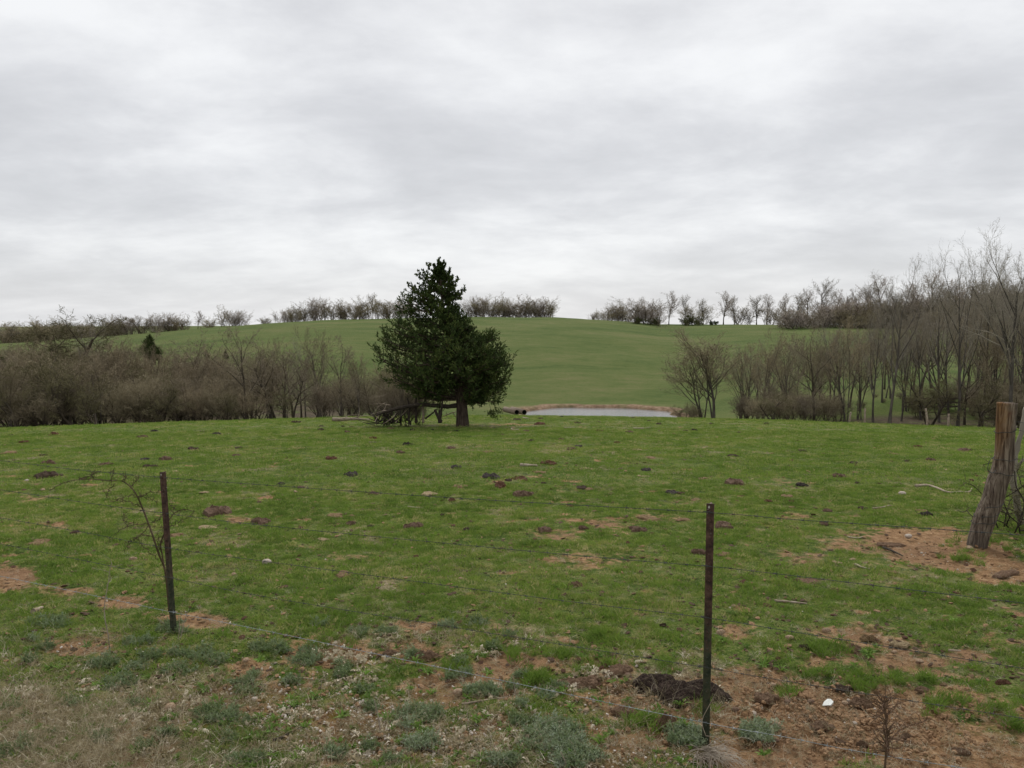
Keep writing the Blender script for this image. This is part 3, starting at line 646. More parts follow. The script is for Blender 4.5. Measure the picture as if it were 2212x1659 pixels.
ORD = ['', 'first', 'second', 'third', 'fourth', 'fifth', 'sixth', 'seventh', 'eighth', 'ninth', 'tenth', 'eleventh', 'twelfth', 'thirteenth', 'fourteenth', 'fifteenth', 'sixteenth', 'seventeenth', 'eighteenth', 'nineteenth', 'twentieth', 'twenty-first', 'twenty-second', 'twenty-third', 'twenty-fourth', 'twenty-fifth', 'twenty-sixth', 'twenty-seventh', 'twenty-eighth', 'twenty-ninth', 'thirtieth']
ORD += ['thirty-' + w for w in ORD[1:10]] + ['fortieth'] + ['forty-' + w for w in ORD[1:10]] + ['fiftieth'] + ['fifty-' + w for w in ORD[1:10]] + ['sixtieth']
prng = random.Random(7)
used_proto = set()
def plant(proto, px, ptop, Y, label, group=None, wide=1.0, rz=None, sink=0.05, hscale=None):
    if proto.name.startswith('ridge_bush'): wide *= 1.5; sink = .55
    x = P(px, 880, Y).x; z0 = th(x, Y)
    h = P(px, ptop, Y).z - z0 if hscale is None else hscale
    h = max(h, 0.5) * (1.13 if Y > 200 else (1.07 if proto.name.startswith('bare_tree') else 1.0)) + (.5 if sink > .5 else 0)
    s = h / proto['H']; rz = prng.uniform(0, 6.28) if rz is None else rz
    loc = (x, Y, z0 - sink)
    if proto.name not in used_proto:
        used_proto.add(proto.name)
        proto.location = loc; proto.rotation_euler = (0, 0, rz); proto.scale = (s * wide, s * wide, s); proto['label'] = label
        if group: proto['group'] = group
        return proto
    return dup(proto, loc, rz, (s * wide, s * wide, s), label, group)

# ---- ridge, left of the cedar (px, top)
g = 'bare bushes along the ridge'
rl = [(250, 688), (283, 681), (305, 684), (328, 680), (357, 676), (378, 682), (398, 680), (433, 674), (458, 684), (495, 662), (522, 672), (577, 683), (600, 680), (622, 668), (640, 659), (662, 655), (682, 644), (706, 648), (724, 650), (748, 662), (766, 648), (785, 642), (808, 636), (835, 642), (858, 640), (885, 646)]
for i, (px, pt) in enumerate(reversed(rl)):
    pr = RIDGEB[(i * 7) % 3] if i % 5 != 3 else RIDGET[i % 2]
    kind = 'thin bare tree' if pr in RIDGET else 'rounded bare bush'
    plant(pr, px, pt, 236 + prng.uniform(-2, 4), '%s on the grassy ridge, %s along it going left from the cedar' % (kind, ORD[i + 1]), g, wide=prng.uniform(.85, 1.25))
rm = [(1022, 646), (1040, 640), (1062, 635), (1082, 646), (1102, 652), (1120, 645), (1142, 640), (1160, 642), (1180, 648)]
for i, (px, pt) in enumerate(rm):
    plant(RIDGEB[(i * 5 + 1) % 3], px, pt, 236 + prng.uniform(-1, 3), 'bushy bare shrub on the ridge, %s to the right of the cedar, before the gap' % ORD[i + 1], g, wide=prng.uniform(.9, 1.3))
rr_ = [(1279, 676, 0), (1300, 668, 0), (1319, 656, 0), (1340, 660, 0), (1358, 650, 0), (1410, 650, 0), (1478, 640, 1), (1500, 652, 0), (1516, 648, 1), (1559, 634, 2), (1583, 642, 1), (1604, 654, 0), (1630, 641, 1), (1652, 640, 1), (1672, 656, 0)]
for i, (px, pt, k) in enumerate(rr_):
    pr = RIDGEB[(i * 5) % 3] if k == 0 else RIDGET[(i + 1) % 2]
    plant(pr, px, pt, 237 + prng.uniform(-1, 5), '%s on the ridge, %s going right from the open gap' % ('bare bush' if k == 0 else 'thin upright bare tree', ORD[i + 1]), g, wide=prng.uniform(.85, 1.2))
# stand-outs on the slope just below the ridge
plant(RIDGEB[0], 1393, 645, 218, 'large rounded brown bush standing lowest in front of the ridge above the pond', wide=1.25)
plant(LEAFB[0], 1375, 684, 216, 'low dark olive bush at the left foot of the large ridge bush')
plant(LEAFB[0], 1412, 686, 217, 'low dark olive bush at the right foot of the large ridge bush')
plant(RIDGET[0], 1442, 634, 228, 'dark thick-trunked bare tree on the ridge beside the large rounded bush', wide=.9)
plant(LEAFB[0], 1490, 682, 222, 'olive brown leafy bush between the dark ridge tree and the small green bush', wide=1.5)
plant(LEAFB[1], 1538, 692, 225, 'small bright green round bush alone on the ridge', wide=1.0)
# wooded ridge on the right
g = 'bare trees along the right half of the ridge'
rt = [(1694, 644, 230), (1716, 632, 232), (1740, 640, 225), (1767, 608, 215), (1795, 640, 222), (1820, 636, 220), (1848, 628, 212), (1875, 622, 205), (1900, 618, 208), (1925, 622, 200), (1950, 606, 195), (1975, 606, 200), (2003, 590, 190), (2030, 596, 188), (2055, 600, 185), (2080, 602, 190), (2105, 598, 180), (2130, 592, 184), (2155, 600, 178), (2180, 592, 180), (2205, 596, 175), (2235, 590, 176)]
for i, (px, pt, Yd) in enumerate(rt):
    plant(RIDGET[i % 2], px, pt - 4 + prng.uniform(-12, 10), Yd, 'bare grey tree in the right ridge wood, %s from its open end' % ORD[i + 1], g, wide=prng.uniform(.9, 1.25))
g = 'brown bushes at the foot of the ridge wood'
for i in range(28):
    px = 1690 + i * 19
    plant(RIDGEB[(i * 2 + 1) % 3], px, 668 - i * 2.0 + prng.uniform(-8, 8), 200 + prng.uniform(-6, 10), 'low brown bush under the right-hand ridge wood, %s from its open end' % ORD[i + 1], g, wide=prng.uniform(1.1, 1.5))
# far tree line seen past the low left end of the ridge
g = 'distant bare trees past the left end of the ridge'
for i in range(17):
    px = -20 + i * 17
    plant(RIDGET[i % 2] if i % 3 == 0 else RIDGEB[i % 3], px, 698 + prng.uniform(-9, 10) - i * .5, 250 + prng.uniform(0, 40), 'distant bare skyline tree past the left ridge end, %s from the left edge' % ORD[i + 1], g, wide=prng.uniform(1.2, 1.7))

# ---- valley thicket on the left
g = 'brown shrubs in the thicket left of the cedar'
rows = [(58, 818, 11), (64, 798, 17), (70, 780, 23)]
for Yd, top, ph in rows:
    px = -40 + ph; cnt = 0; rank = {58: 'front', 64: 'middle', 70: 'back'}[Yd]
    while px < 880:
        bump_ = 15 * math.sin(px * .021 + ph) + prng.uniform(-20, 24)
        lift = -16 if px < 160 else (-8 if px < 600 else 0)
        cnt += 1; lbl = 'tangled bare shrub in the %s rank of the thicket, %s from its left end' % (rank, ORD[cnt])
        pr = SHRUB[prng.randrange(3)] if prng.random() < .55 else (FORK + OPEN_T + GNARL)[prng.randrange(6)]
        if pr not in SHRUB: bump_0 = -prng.uniform(0, 48)
        else: bump_0 = 0
        lbl = lbl if pr in SHRUB else lbl.replace('tangled bare shrub', 'slender bare tree')
        plant(pr, px, top + bump_ + bump_0 + lift + (12 if px > 600 else 0), Yd + prng.uniform(-2.5, 2.5), lbl, g, wide=prng.uniform(1.0, 1.35))
        px += prng.uniform(34, 60)
TR = [  # proto, px, top, Y, wide, label
    (GNARL[0], 117, 657, 88, 1.25, 'big gnarled bare tree with crooked top branches against the sky at far left'),
    (TALL[0], 186, 690, 92, .7, 'slim bare tree standing in the green gap beside the gnarled sky-line tree'),
    (TALL[1], 207, 692, 95, .7, 'second slim bare tree in the green gap, with the clean short trunk'),
    (GNARL[1], 96, 765, 60, 1.1, 'dark mossy crooked tree leaning out of the thicket at far left'),
    (GNARL[0], 152, 764, 57, 1.0, 'dark mossy tree with a curved trunk next to the tan shrub at far left'),
    (GNARL[1], 30, 778, 55, 1.1, 'dark mossy tree low at the left edge of the photo'),
    (GNARL[0], 205, 812, 54, .9, 'small dark forked tree at the brow below the two slim trees'),
    (OPEN_T[0], 315, 716, 78, .8, 'bare tree with a thin trunk carrying the dark green cedar bush'),
    (FORK[0], 262, 728, 82, 1.0, 'rounded brown bare tree beside the tree with the dark green bush'),
    (GNARL[1], 352, 815, 55, 1.1, 'dark twisted tree with low arching boughs in the middle of the thicket'),
    (GNARL[0], 492, 838, 54, .9, 'dark arching tree at the foot of the tall wide-crowned tree'),
    (OPEN_T[1], 530, 690, 56, .85, 'tall wide-crowned bare tree rising above the thicket and the hill line'),
    (FORK[1], 690, 712, 62, .8, 'twin-trunked bare tree above the thicket, midway between wide-crowned tree and cedar'),
    (OPEN_T[0], 738, 730, 60, .85, 'thin reddish bare tree close right of the twin-trunked tree'),
    (OPEN_T[1], 612, 790, 58, .9, 'short reddish bare tree with a slanting trunk right of the wide-crowned tree'),
    (GNARL[0], 620, 835, 54, .8, 'low dark slanting tree at the brow, below the reddish tree'),
    (FORK[0], 420, 770, 66, 1.0, 'broad reddish brown bare tree left of the wide-crowned tree'),
    (FORK[1], 855, 775, 52, .8, 'thin bare tree just behind the left side of the cedar'),
    (OPEN_T[0], 800, 795, 56, .8, 'low reddish bare tree left of the cedar brush heap'),
    (FORK[0], 300, 742, 70, .8, 'low brown tree in front of the left side of the dark cedar bush'),
    (FORK[1], 352, 748, 69, .8, 'low grey tree in front of the right side of the dark cedar bush'),
    (GNARL[0], 55, 752, 66, 1.1, 'dark spreading tree near the left edge behind the mossy crooked one'),
    (GNARL[1], 140, 748, 70, 1.1, 'dark spreading tree below the gnarled sky-line tree'),
    (FORK[1], 60, 735, 72, 1.0, 'grey many-stemmed tree rising above the thicket near the left edge'),
    (FORK[0], 235, 752, 68, .9, 'brown many-stemmed tree rising above the thicket below the slim pair'),
    (OPEN_T[1], 390, 742, 70, .8, 'bare tree rising above the thicket right of the dark cedar bush'),
    (FORK[0], 480, 742, 66, .8, 'brown many-stemmed tree directly left of the tall wide-crowned tree'),
    (FORK[1], 580, 735, 64, .8, 'grey many-stemmed tree directly right of the tall wide-crowned tree'),
    (TALL[2], 660, 728, 66, .8, 'slender grey tree left of the twin-trunked tree'),
    (FORK[0], 770, 752, 62, .8, 'brown many-stemmed tree right of the thin reddish tree'),
]
for pr, px, pt, Yd, wd, lb in TR: plant(pr, px, pt, Yd, lb, wide=wd)
g = 'dark shrubs at the far left'
for i, (px, pt, Yd) in enumerate([(-20, 742, 84), (15, 735, 86), (50, 738, 84), (85, 728, 90), (-5, 752, 76), (120, 722, 94), (150, 736, 97)]):
    plant(SHRUB[i % 3], px, pt, Yd, 'dark brown shrub massed under the gnarled sky-line tree, %s of the mass' % ORD[i + 1], g, wide=1.3)
g = 'shrubs on the green slope at the left'
for i, (px, pt, Yd) in enumerate([(232, 745, 84), (250, 738, 86), (372, 748, 84), (455, 752, 84), (492, 748, 82), (410, 760, 82)]):
    plant(SHRUB[i % 2], px, pt, Yd, 'reddish bare shrub on the green slope just behind the thicket, %s from the left' % ORD[i + 1], g, wide=1.1)

# ---- right-hand trees
TR = [
    (FORK[0], 1543, 704, 70, 1.6, 'wide many-stemmed bare tree at the right end of the pond'),
    (FORK[1], 1518, 748, 72, 1.6, 'lower many-stemmed bare tree leaning left beside the wide pond-side tree'),
    (TALL[0], 1922, 570, 58, .75, 'tall grey tree with a forked open crown, standing above the ridge line'),
    (TALL[1], 1887, 660, 62, .7, 'slimmer grey tree close left of the tall forked grey tree'),
    (FORK[1], 1828, 690, 60, .75, 'dark straight-trunked bare tree with steep ascending limbs'),
    (TALL[2], 1948, 690, 63, .65, 'thin grey tree close right of the tall forked grey tree'),
    (TALL[1], 2070, 524, 57, .62, 'tall narrow grey tree with a pointed top left of the tallest tree'),
    (TALL[2], 2185, 492, 52, .85, 'tallest bare tree, with a broad vase crown, behind the leaning wooden post'),
    (TALL[0], 2122, 560, 60, .7, 'grey tree between the pointed tree and the tallest tree'),
    (TALL[1], 2030, 600, 62, .7, 'grey bare tree left of the tall pointed tree above the rail fence'),
    (TALL[2], 1990, 640, 64, .65, 'grey bare tree above the left end of the rail fence'),
    (FORK[0], 1650, 722, 66, .85, 'brown many-stemmed tree, first right of the tree by the pond'),
    (FORK[1], 1700, 716, 62, .85, 'brown many-stemmed tree, second right of the tree by the pond'),
    (OPEN_T[0], 1760, 708, 60, .9, 'brown bare tree left of the dark straight-trunked tree'),
    (TALL[0], 2225, 560, 56, .8, 'bare tree cut by the right edge behind the leaning wooden post'),
    (GNARL[0], 2010, 790, 58, 1.1, 'dark low tree with spreading boughs over the rail fence'),
    (GNARL[1], 2120, 800, 55, 1.1, 'dark low tree with crooked boughs right of the rail fence'),
    (OPEN_T[1], 2085, 730, 60, .9, 'reddish bare tree behind the right end of the rail fence'),
    (FORK[0], 2160, 700, 58, .8, 'many-stemmed bare tree directly behind the top of the wooden post'),
    (FORK[1], 1612, 745, 68, .9, 'brown many-stemmed tree squeezed between the pond-side tree and the next'),
    (FORK[1], 1855, 720, 66, .8, 'slender grey tree between the dark straight trunk and the slimmer grey tree'),
    (TALL[2], 1795, 675, 72, .7, 'pale slender tree rising behind the brown tree left of the dark straight trunk'),
    (FORK[1], 1960, 700, 70, .9, 'grey many-stemmed tree behind the rail fence, left end'),
    (TALL[0], 2050, 640, 66, .75, 'grey slender tree behind the rail fence, left of the pointed tree'),
    (FORK[1], 2100, 660, 68, .9, 'grey many-stemmed tree behind the rail fence, right of the pointed tree'),
    (TALL[1], 2150, 600, 64, .75, 'grey slender tree just left of the tallest tree, behind it'),
    (FORK[0], 2215, 660, 62, .9, 'grey many-stemmed tree at the right edge behind the tallest tree'),
    (TALL[2], 1905, 640, 76, .7, 'slender tree farther back between the two tall grey trees'),
]
for pr, px, pt, Yd, wd, lb in TR: plant(pr, px, pt, Yd, lb, wide=wd)
g = 'brown shrubs below the trees right of the pond'
for i, (px, pt, Yd) in enumerate([(1480, 862, 74), (1505, 870, 72), (1600, 848, 66), (1625, 835, 68), (1642, 850, 60), (1672, 815, 63), (1695, 845, 58), (1718, 830, 60), (1740, 845, 57), (1758, 820, 64), (1785, 840, 60), (1810, 845, 66), (1860, 860, 74), (1910, 862, 76), (1980, 850, 66), (2000, 820, 72), (2040, 840, 70), (2075, 810, 70), (2110, 825, 66), (2150, 810, 64), (2190, 790, 60), (2220, 810, 55), (2180, 830, 56), (1945, 845, 78), (1890, 850, 80)]):
    plant(SHRUB[(i * 2) % 3], px, pt, Yd, 'bare brown shrub in the undergrowth right of the pond, %s counted from the pond' % ORD[i + 1], g, wide=prng.uniform(1.1, 1.4))
g = 'bare trees in the middle rank of the right wood'
for i in range(30):
    px = 1595 + i * 22 + prng.uniform(-6, 6); pt = 752 - max(0, i - 4) * 5.5 + prng.uniform(-16, 16)
    pr = (FORK + TALL + OPEN_T + [TALL[0]])[prng.randrange(8)]
    plant(pr, px, pt, 74 + prng.uniform(-4, 10) + (i > 12) * prng.uniform(0, 14), 'bare tree in the middle rank of the right-hand wood, %s from the pond' % ORD[i + 1], g, wide=prng.uniform(.8, 1.05))
for i, (px, pt, Yd, lb) in enumerate([(1668, 848, 57, 'dark mossy shrub at the brow, right of the pond-side tree'), (1712, 852, 56, 'dark mossy shrub left of the dark straight trunk'), (1995, 845, 66, 'dark mossy shrub behind the left end of the rail fence')]):
    plant(GNARL[i % 2], px, pt, Yd, lb, wide=1.5)
print('trees done', len(bpy.data.objects))

# ------------------------------------------------------------------ the lone cedar
CY = 32.4
cb = G(999, 915); cb = Vector((P(999, 915, CY).x, CY, th(P(999, 915, CY).x, CY)))
SIL_Z = (1590 - np.array([105, 150, 200, 260, 320, 350, 440, 520, 560, 640, 700, 780, 830, 910, 980, 1080, 1160, 1200, 1270, 1330, 1375])) / 215.0
SIL_L = (np.array([715, 610, 520, 492, 400, 385, 355, 310, 325, 340, 265, 190, 200, 95, 120, 215, 250, 360, 380, 440, 560]) - 930) / 215.0
SIL_R = (np.array([755, 790, 860, 925, 960, 1000, 950, 965, 985, 1050, 1080, 1180, 1330, 1345, 1395, 1430, 1420, 1395, 1350, 1290, 1230]) - 930) / 215.0
TZ = np.array([0, .6, 1.2, 2.2, 3.6, 5.0, 6.85]); TX = np.array([0, -.02, -.06, -.22, -.5, -.78, -.90])
def axis(z): return np.interp(z, TZ, TX)
def cedar_mesh(seed, nb, dense):
    rng = np.random.default_rng(seed)
    z0 = 1.05 + (6.55 - 1.05) * (np.arange(nb) + rng.uniform(0, 1, nb)) / nb
    z0 = 1.05 + 5.5 * ((z0 - 1.05) / 5.5) ** 1.12
    az = rng.uniform(0, 6.283, nb)
    rise = rng.uniform(.05, .55, nb) * np.clip(1.2 - z0 / 9, .4, 1.2)
    zt = np.clip(z0 + rise * 1.2, 1.05, 6.8)
    low = (z0 < 1.7); zt[low] = z0[low] + rng.uniform(-.05, .5, low.sum()); lf_side = (np.cos(az) < .1) & (zt < 1.75); zt[lf_side] += .55; z0[lf_side] += .35
    ax = axis(z0); Rr = np.interp(zt, SIL_Z[::-1], SIL_R[::-1]) - ax; Ll = ax - np.interp(zt, SIL_Z[::-1], SIL_L[::-1])
    c = np.cos(az); dep = 0.5 * (Rr + Ll) * .9
    reach = np.where(c > 0, 1.0, 1.0) / np.sqrt((np.abs(c) / np.maximum(np.where(c > 0, Rr, Ll), .12)) ** 2 + (np.abs(np.sin(az)) / np.maximum(dep, .12)) ** 2)
    reach = np.maximum(reach * rng.uniform(.45, .92, nb) ** .6 - .24 - np.clip((zt - 5.0) * .12, 0, .2), .05)
    # leave the lower left front open, where the bare limbs show
    st = np.stack([ax, np.zeros(nb), z0 - .1], -1)
    tip = np.stack([ax + reach * np.cos(az), reach * np.sin(az), zt], -1)
    tips = [(735, 100), (792, 128), (700, 150), (845, 190), (612, 150), (560, 200), (498, 212), (925, 262), (880, 245), (405, 318), (385, 372), (998, 348), (960, 400), (352, 432), (300, 515), (955, 500), (985, 560), (1055, 628), (1070, 690), (345, 650), (262, 700), (165, 778), (180, 850), (85, 908), (125, 975), (1190, 800), (1285, 762), (1240, 780), (1345, 880), (1300, 860), (1405, 985), (1360, 950), (1438, 1072), (1400, 1160), (1370, 1240), (1300, 1330), (1180, 1365), (230, 1080), (260, 1160), (370, 1200), (390, 1270), (450, 1290), (1050, 1330)]
    extra = []
    for k in range(2):
        for zx, zy in tips: extra.append(((zx - 930) / 215.0 * .95 - .03 + rng.normal() * .03 * (k + 1), rng.normal() * (.12 + .45 * k), (1590 - zy) / 215.0 - .10 * k + rng.normal() * .03 * k))
    extra = np.array(extra); dx_ = extra[:, 0] - axis(extra[:, 2]); extra[:, 0] = axis(extra[:, 2]) + np.sign(dx_) * np.maximum(np.abs(dx_) - .21 * np.clip((7.1 - extra[:, 2]) / 1.6, .1, 1), .01); extra[:, 2] -= .12 * np.clip((7.1 - extra[:, 2]) / 1.2, .3, 1); extra[:, 1] *= np.clip((6.9 - extra[:, 2]) / 2.5, .15, 1)
    ez = np.where(extra[:, 2] > 5.6, extra[:, 2] - .7, np.clip(extra[:, 2] - .25 - .28 * np.abs(extra[:, 0] - axis(extra[:, 2])), 1.15, 6.2))
    tip = np.concatenate([tip, extra]); st = np.concatenate([st, np.stack([axis(ez), np.zeros(len(ez)), ez], -1)])
    reach = np.concatenate([reach, np.maximum(np.hypot(extra[:, 0] - axis(ez), extra[:, 1]), .3)]); z0 = np.concatenate([z0, ez]); nb = len(tip)
    mid = (st + tip) / 2 + np.array([0, 0, -.10]) * reach[:, None]
    m = 8; t = np.linspace(0, 1, m)[None, :, None]
    mid = (st + tip) / 2 + np.array([0, 0, -.10]) * reach[:, None]
    Pn = st[:, None] * (1 - t) ** 2 + 2 * mid[:, None] * t * (1 - t) + tip[:, None] * t ** 2
    Pn[:, 1:-1] += rng.normal(size=(nb, m - 2, 3)) * .035
    Rn = (.012 + .016 * reach)[:, None] * np.linspace(1, .25, m)[None]
    limbs = [tubes(Pn, Rn, 5)]
    Ln = reach + np.where(z0 > 5.4, .10, .25)
    s_, d_, l_, r_ = spawn(rng, Pn, Rn, Ln, 13, .22, 48, .30, .35, .5)
    d_[:, 2] += .35; d_ = nrm(d_); l_ = np.clip(l_, .10, .62) * np.clip((7.4 - s_[:, 2]) / 3.2, .30, 1)
    P2, R2 = grow(rng, s_, d_, l_, np.full(len(s_), .008), 4, .16, .10, .4)
    limbs.append(tubes(P2, R2, 3))
    s3, d3, l3, r3 = spawn(rng, P2, R2, l_, 6, .12, 45, .42, .2, .6)
    l3 = np.clip(l3, .06, .20)
    P3, R3 = grow(rng, s3, d3, l3, np.full(len(s3), .010), 2, .2, .12, .5)
    # leaf sprays: short pointed blades clothing every twig
    s4, d4, l4, r4 = spawn(rng, P3, R3, l3, dense, .0, 38, .62, .2, .6)
    l4 = np.clip(l4, .05, .13)
    P4 = np.stack([s4, s4 + d4 * l4[:, None] * .5, s4 + d4 * l4[:, None] + np.array([0, 0, .008])], 1)
    R4 = np.array([.008, .016, .003])[None] * rng.uniform(.7, 1.3, (len(s4), 1))
    R3b = np.broadcast_to(np.array([.010, .018, .005])[None], (len(P3), 3))
    leaves = [ribbons(P4, R4, rng), ribbons(P3, R3b, rng)]
    return join(limbs), join(leaves)
(lv_, lf_), (fv, ff) = cedar_mesh(12, 165, 4)
cedar = empty('cedar_tree', cb, 'large dark green cedar with a thick bare trunk standing alone on the pasture', 'tree')
def cz(zx, zy, dy=0.0): return Vector(((zx - 930) / 215.0, dy, (1590 - zy) / 215.0))   # a point of the tree in its own metres
tp = np.array([[TX[i], 0, TZ[i] - (.1 if i == 0 else 0)] for i in range(len(TZ))])
path, rad = smooth_path(tp, 30, [.27, .215, .20, .15, .10, .06, .015])
vt, ft = tubes(path[None], rad[None], 24)
vt = vt.reshape(30, 24, 3); a_ = np.arange(24) / 24 * 2 * math.pi
for i in range(30):
    c0 = path[i]; fl = 1 + .12 * np.sin(a_ * 4 + i * .08) * max(0, 1 - i / 12) + .05 * np.sin(a_ * 9 + i * .2)
    vt[i] = c0 + (vt[i] - c0) * fl[:, None]
link('trunk', mesh_from('trunk', vt.reshape(-1, 3), ft, CEDAR_BARK, True), cedar)
# the broken bough lying level from the trunk
bo, bor = smooth_path([cz(880, 1405, .05), cz(800, 1412, .0), cz(680, 1402, -.1), cz(560, 1395, -.2), cz(430, 1412, -.3), cz(300, 1440, -.4), cz(180, 1480, -.5)], 22, [.10, .092, .088, .085, .075, .06, .04])
link('broken_bough', tube_mesh('broken_bough', [(bo, bor)], 9, DEAD_DARK, .10, 3), cedar)
lp = []
for pts, r0, r1 in [(((905, 1320), (850, 1330), (810, 1300), (740, 1270)), .05, .02), (((745, 1265), (745, 1345), (725, 1410), (722, 1480)), .018, .035), (((930, 1310), (1010, 1250), (1120, 1180), (1250, 1130)), .06, .02), (((900, 1290), (800, 1180), (650, 1120), (480, 1080)), .06, .015), (((880, 1200), (740, 1080), (600, 980)), .05, .015), (((600, 1370), (600, 1290), (570, 1200)), .04, .02), (((1260, 1340), (1290, 1360), (1240, 1375)), .006, .004), (((1150, 1330), (1170, 1400), (1200, 1480)), .008, .005), (((820, 1300), (822, 1360), (805, 1440)), .006, .005)]:
    p, r = smooth_path([cz(a, b, prng.uniform(-.15, .15)) for a, b in pts], 12, list(np.linspace(r0, r1, len(pts)))); lp.append((p, r))
link('bare_limb', tube_mesh('bare_limb', lp, 6, DEAD_DARK, .08, 8), cedar)
link('branch', mesh_from('branch', lv_, lf_, CEDAR_BARK, True), cedar)['kind'] = 'stuff'
cr_ = link('crown', mesh_from('crown', fv, ff, CEDAR_LEAF), cedar)
# a few hanging sprays under the crown at the right
rng = np.random.default_rng(9)
hp = []
for (zx, zy, k) in [(1190, 1470, 26), (1250, 1450, 14), (1240, 1372, 14), (1215, 1500, 10), (1020, 1360, 16), (995, 1340, 12), (1100, 1345, 14)]:
    c = np.array(cz(zx, zy)); s = c + rng.normal(size=(k * 4, 3)) * np.array([.09, .08, .05]); d = nrm(rng.normal(size=(k * 4, 3)) + np.array([0, 0, -.2]))
    hp.append(ribbons(np.stack([s, s + d * .05, s + d * .1], 1), np.broadcast_to(np.array([.008, .018, .003])[None], (k * 4, 3)), rng))
v, f = join(hp); link('hanging_spray', mesh_from('hanging_spray', v, f, CEDAR_LEAF), cedar)
# two far small cedars in the thicket use the same shape, smaller
for px, pt, Yd, hh, lb in [(337, 722, 76, None, 'small dark green cedar bush caught in the crown of a bare tree'), (4, 742, 74, None, 'dark green cedar at the left edge of the photo behind the thicket'), (452, 756, 72, None, 'tiny dark green cedar poking out of the reddish thicket'), (493, 756, 74, None, 'second tiny dark cedar right of the tiny one in the thicket')]:
    x = P(px, 880, Yd).x; z0 = th(x, Yd)
    r = bpy.data.objects.new('small_cedar', None); COL.objects.link(r); tag(r, lb, 'tree')
    top = P(px, pt, Yd).z
    hgt = {337: 2.9, 4: 3.2, 452: .9, 493: 1.0}[px]
    s = hgt / 6.8; zb = max(top - hgt, z0 - .1) if px != 337 else top - hgt
    r.location = (x, Yd, zb); 
    r.scale = (s * (.95 if px == 337 else .7),) * 2 + (s,)
    for chn in ('trunk', 'branch', 'crown'):
        src = [c for c in cedar.children if c.name.split('.')[0] == chn][0]
        c = src.copy(); COL.objects.link(c); c.parent = r

# ------------------------------------------------------------------ dead wood round the cedar
def wood(name, px_paths, Yd, mat, label, cat, sides=7, jit=.08, seed=0, rough=True, ydepth=None, parts=None):
    """px_paths: list of (part name, [(px,py)...], [radii])"""
    first = px_paths[0]
    base = P(first[1][0][0], first[1][0][1], Yd)
    base.z = th(base.x, base.y)
    root = empty(name, base, label, cat)
    for k, (pn, pts, rs) in enumerate(px_paths):
        yo = [Yd + ((ydepth or 0) * prng.uniform(-1, 1)) for _ in pts]
        p, r = smooth_path([P(a, b, y) - base for (a, b), y in zip(pts, yo)], max(8, 5 * len(pts)), rs)
        link(pn, tube_mesh(pn, [(p, r)], sides, mat, jit, seed + k), root)
    return root
def zz(x, y): return (1050 + x * .3316) * .7373, (720 + y * .3316) * .7373     # cedar close-up to picture
def zq(x, y): return (1100 + x * .27125) * .7373, (1050 + y * .27125) * .7373  # second close-up
wood('forked_stump', [('stem', [zz(722, 1565), zz(722, 1510), zz(735, 1440), zz(745, 1350)], [.10, .075, .05, .03]), ('stub', [zz(715, 1530), zz(695, 1490), zz(674, 1445)], [.075, .06, .05])], CY - .3, DEAD_DARK, 'dark forked dead stump standing just left of the cedar trunk', 'stump')
wood('dead_snag', [('stem', [zz(572, 1565), zz(575, 1500), zz(570, 1430), zz(578, 1380)], [.055, .05, .045, .04])], CY + .2, DEAD_PALE, 'straight brown dead stem propping the broken cedar bough', 'deadwood')
wood('dead_snag', [('stem', [zz(508, 1565), zz(512, 1490), zz(505, 1400), zz(515, 1330)], [.06, .05, .045, .03])], CY + .1, DEAD_DARK, 'thick dark dead stem left of the prop under the cedar bough', 'deadwood')
wood('dead_snag', [('stem', [zz(450, 1575), zz(445, 1500), zz(452, 1430), zz(430, 1340)], [.05, .045, .04, .02]), ('twig', [zz(448, 1480), zz(480, 1440), zz(520, 1415)], [.015, .012, .006])], CY - .1, DEAD_DARK, 'dark dead stem with a side twig at the right of the brush heap', 'deadwood')
wood('fallen_limb', [('limb', [zz(590, 1530), zz(620, 1505), zz(660, 1475), zz(700, 1440)], [.04, .035, .03, .015])], CY - .1, DEAD_DARK, 'short dark limb leaning on the forked stump', 'branch')
rngw = random.Random(11)
heap = []
for i in range(46):
    x0 = rngw.uniform(130, 470); y0 = rngw.uniform(1540, 1585)
    a = rngw.uniform(-1.0, 1.0) if i % 3 else rngw.uniform(-1.4, -.9)
    ln = rngw.uniform(90, 250); pts = [(x0, y0)]
    for s in range(3):
        a += rngw.uniform(-.35, .35); pts.append((pts[-1][0] + math.sin(a) * ln / 3, min(1570, pts[-1][1] - abs(math.cos(a)) * ln / 3)))
    heap.append(('stick', [zz(*q) for q in pts], list(np.linspace(rngw.uniform(.012, .035), .004, 4))))
bh = wood('brush_heap', heap, CY + .3, DEAD_DARK, 'tangled heap of dark brush and dead boughs under the left side of the cedar', 'brush heap', sides=5, ydepth=.8)
pale = [('stick', [zz(*q) for q in pts], rs) for pts, rs in [
    ([(145, 1555), (180, 1500), (225, 1450), (250, 1400)], [.012, .022, .02, .01]), ([(215, 1575), (260, 1550), (310, 1510), (330, 1480)], [.02, .024, .02, .01]), ([(110, 1490), (160, 1475), (240, 1455), (330, 1460)], [.008, .012, .016, .012]),
    ([(120, 1400), (200, 1395), (290, 1410)], [.006, .01, .012]), ([(250, 1380), (180, 1420), (140, 1470)], [.01, .014, .008]), ([(330, 1560), (380, 1500), (440, 1440), (500, 1400)], [.02, .018, .015, .008]), ([(150, 1330), (210, 1325), (270, 1300)], [.004, .006, .004])]]
wood('fallen_limb', pale[:2], CY - .5, DEAD_PALE, 'two-part pale bleached limb sticking out of the brush heap on its left side', 'branch', ydepth=.3)
wood('fallen_limb', pale[2:5], CY - .2, DEAD_PALE, 'thin pale limbs spreading out over the left top of the brush heap', 'branch', ydepth=.3)
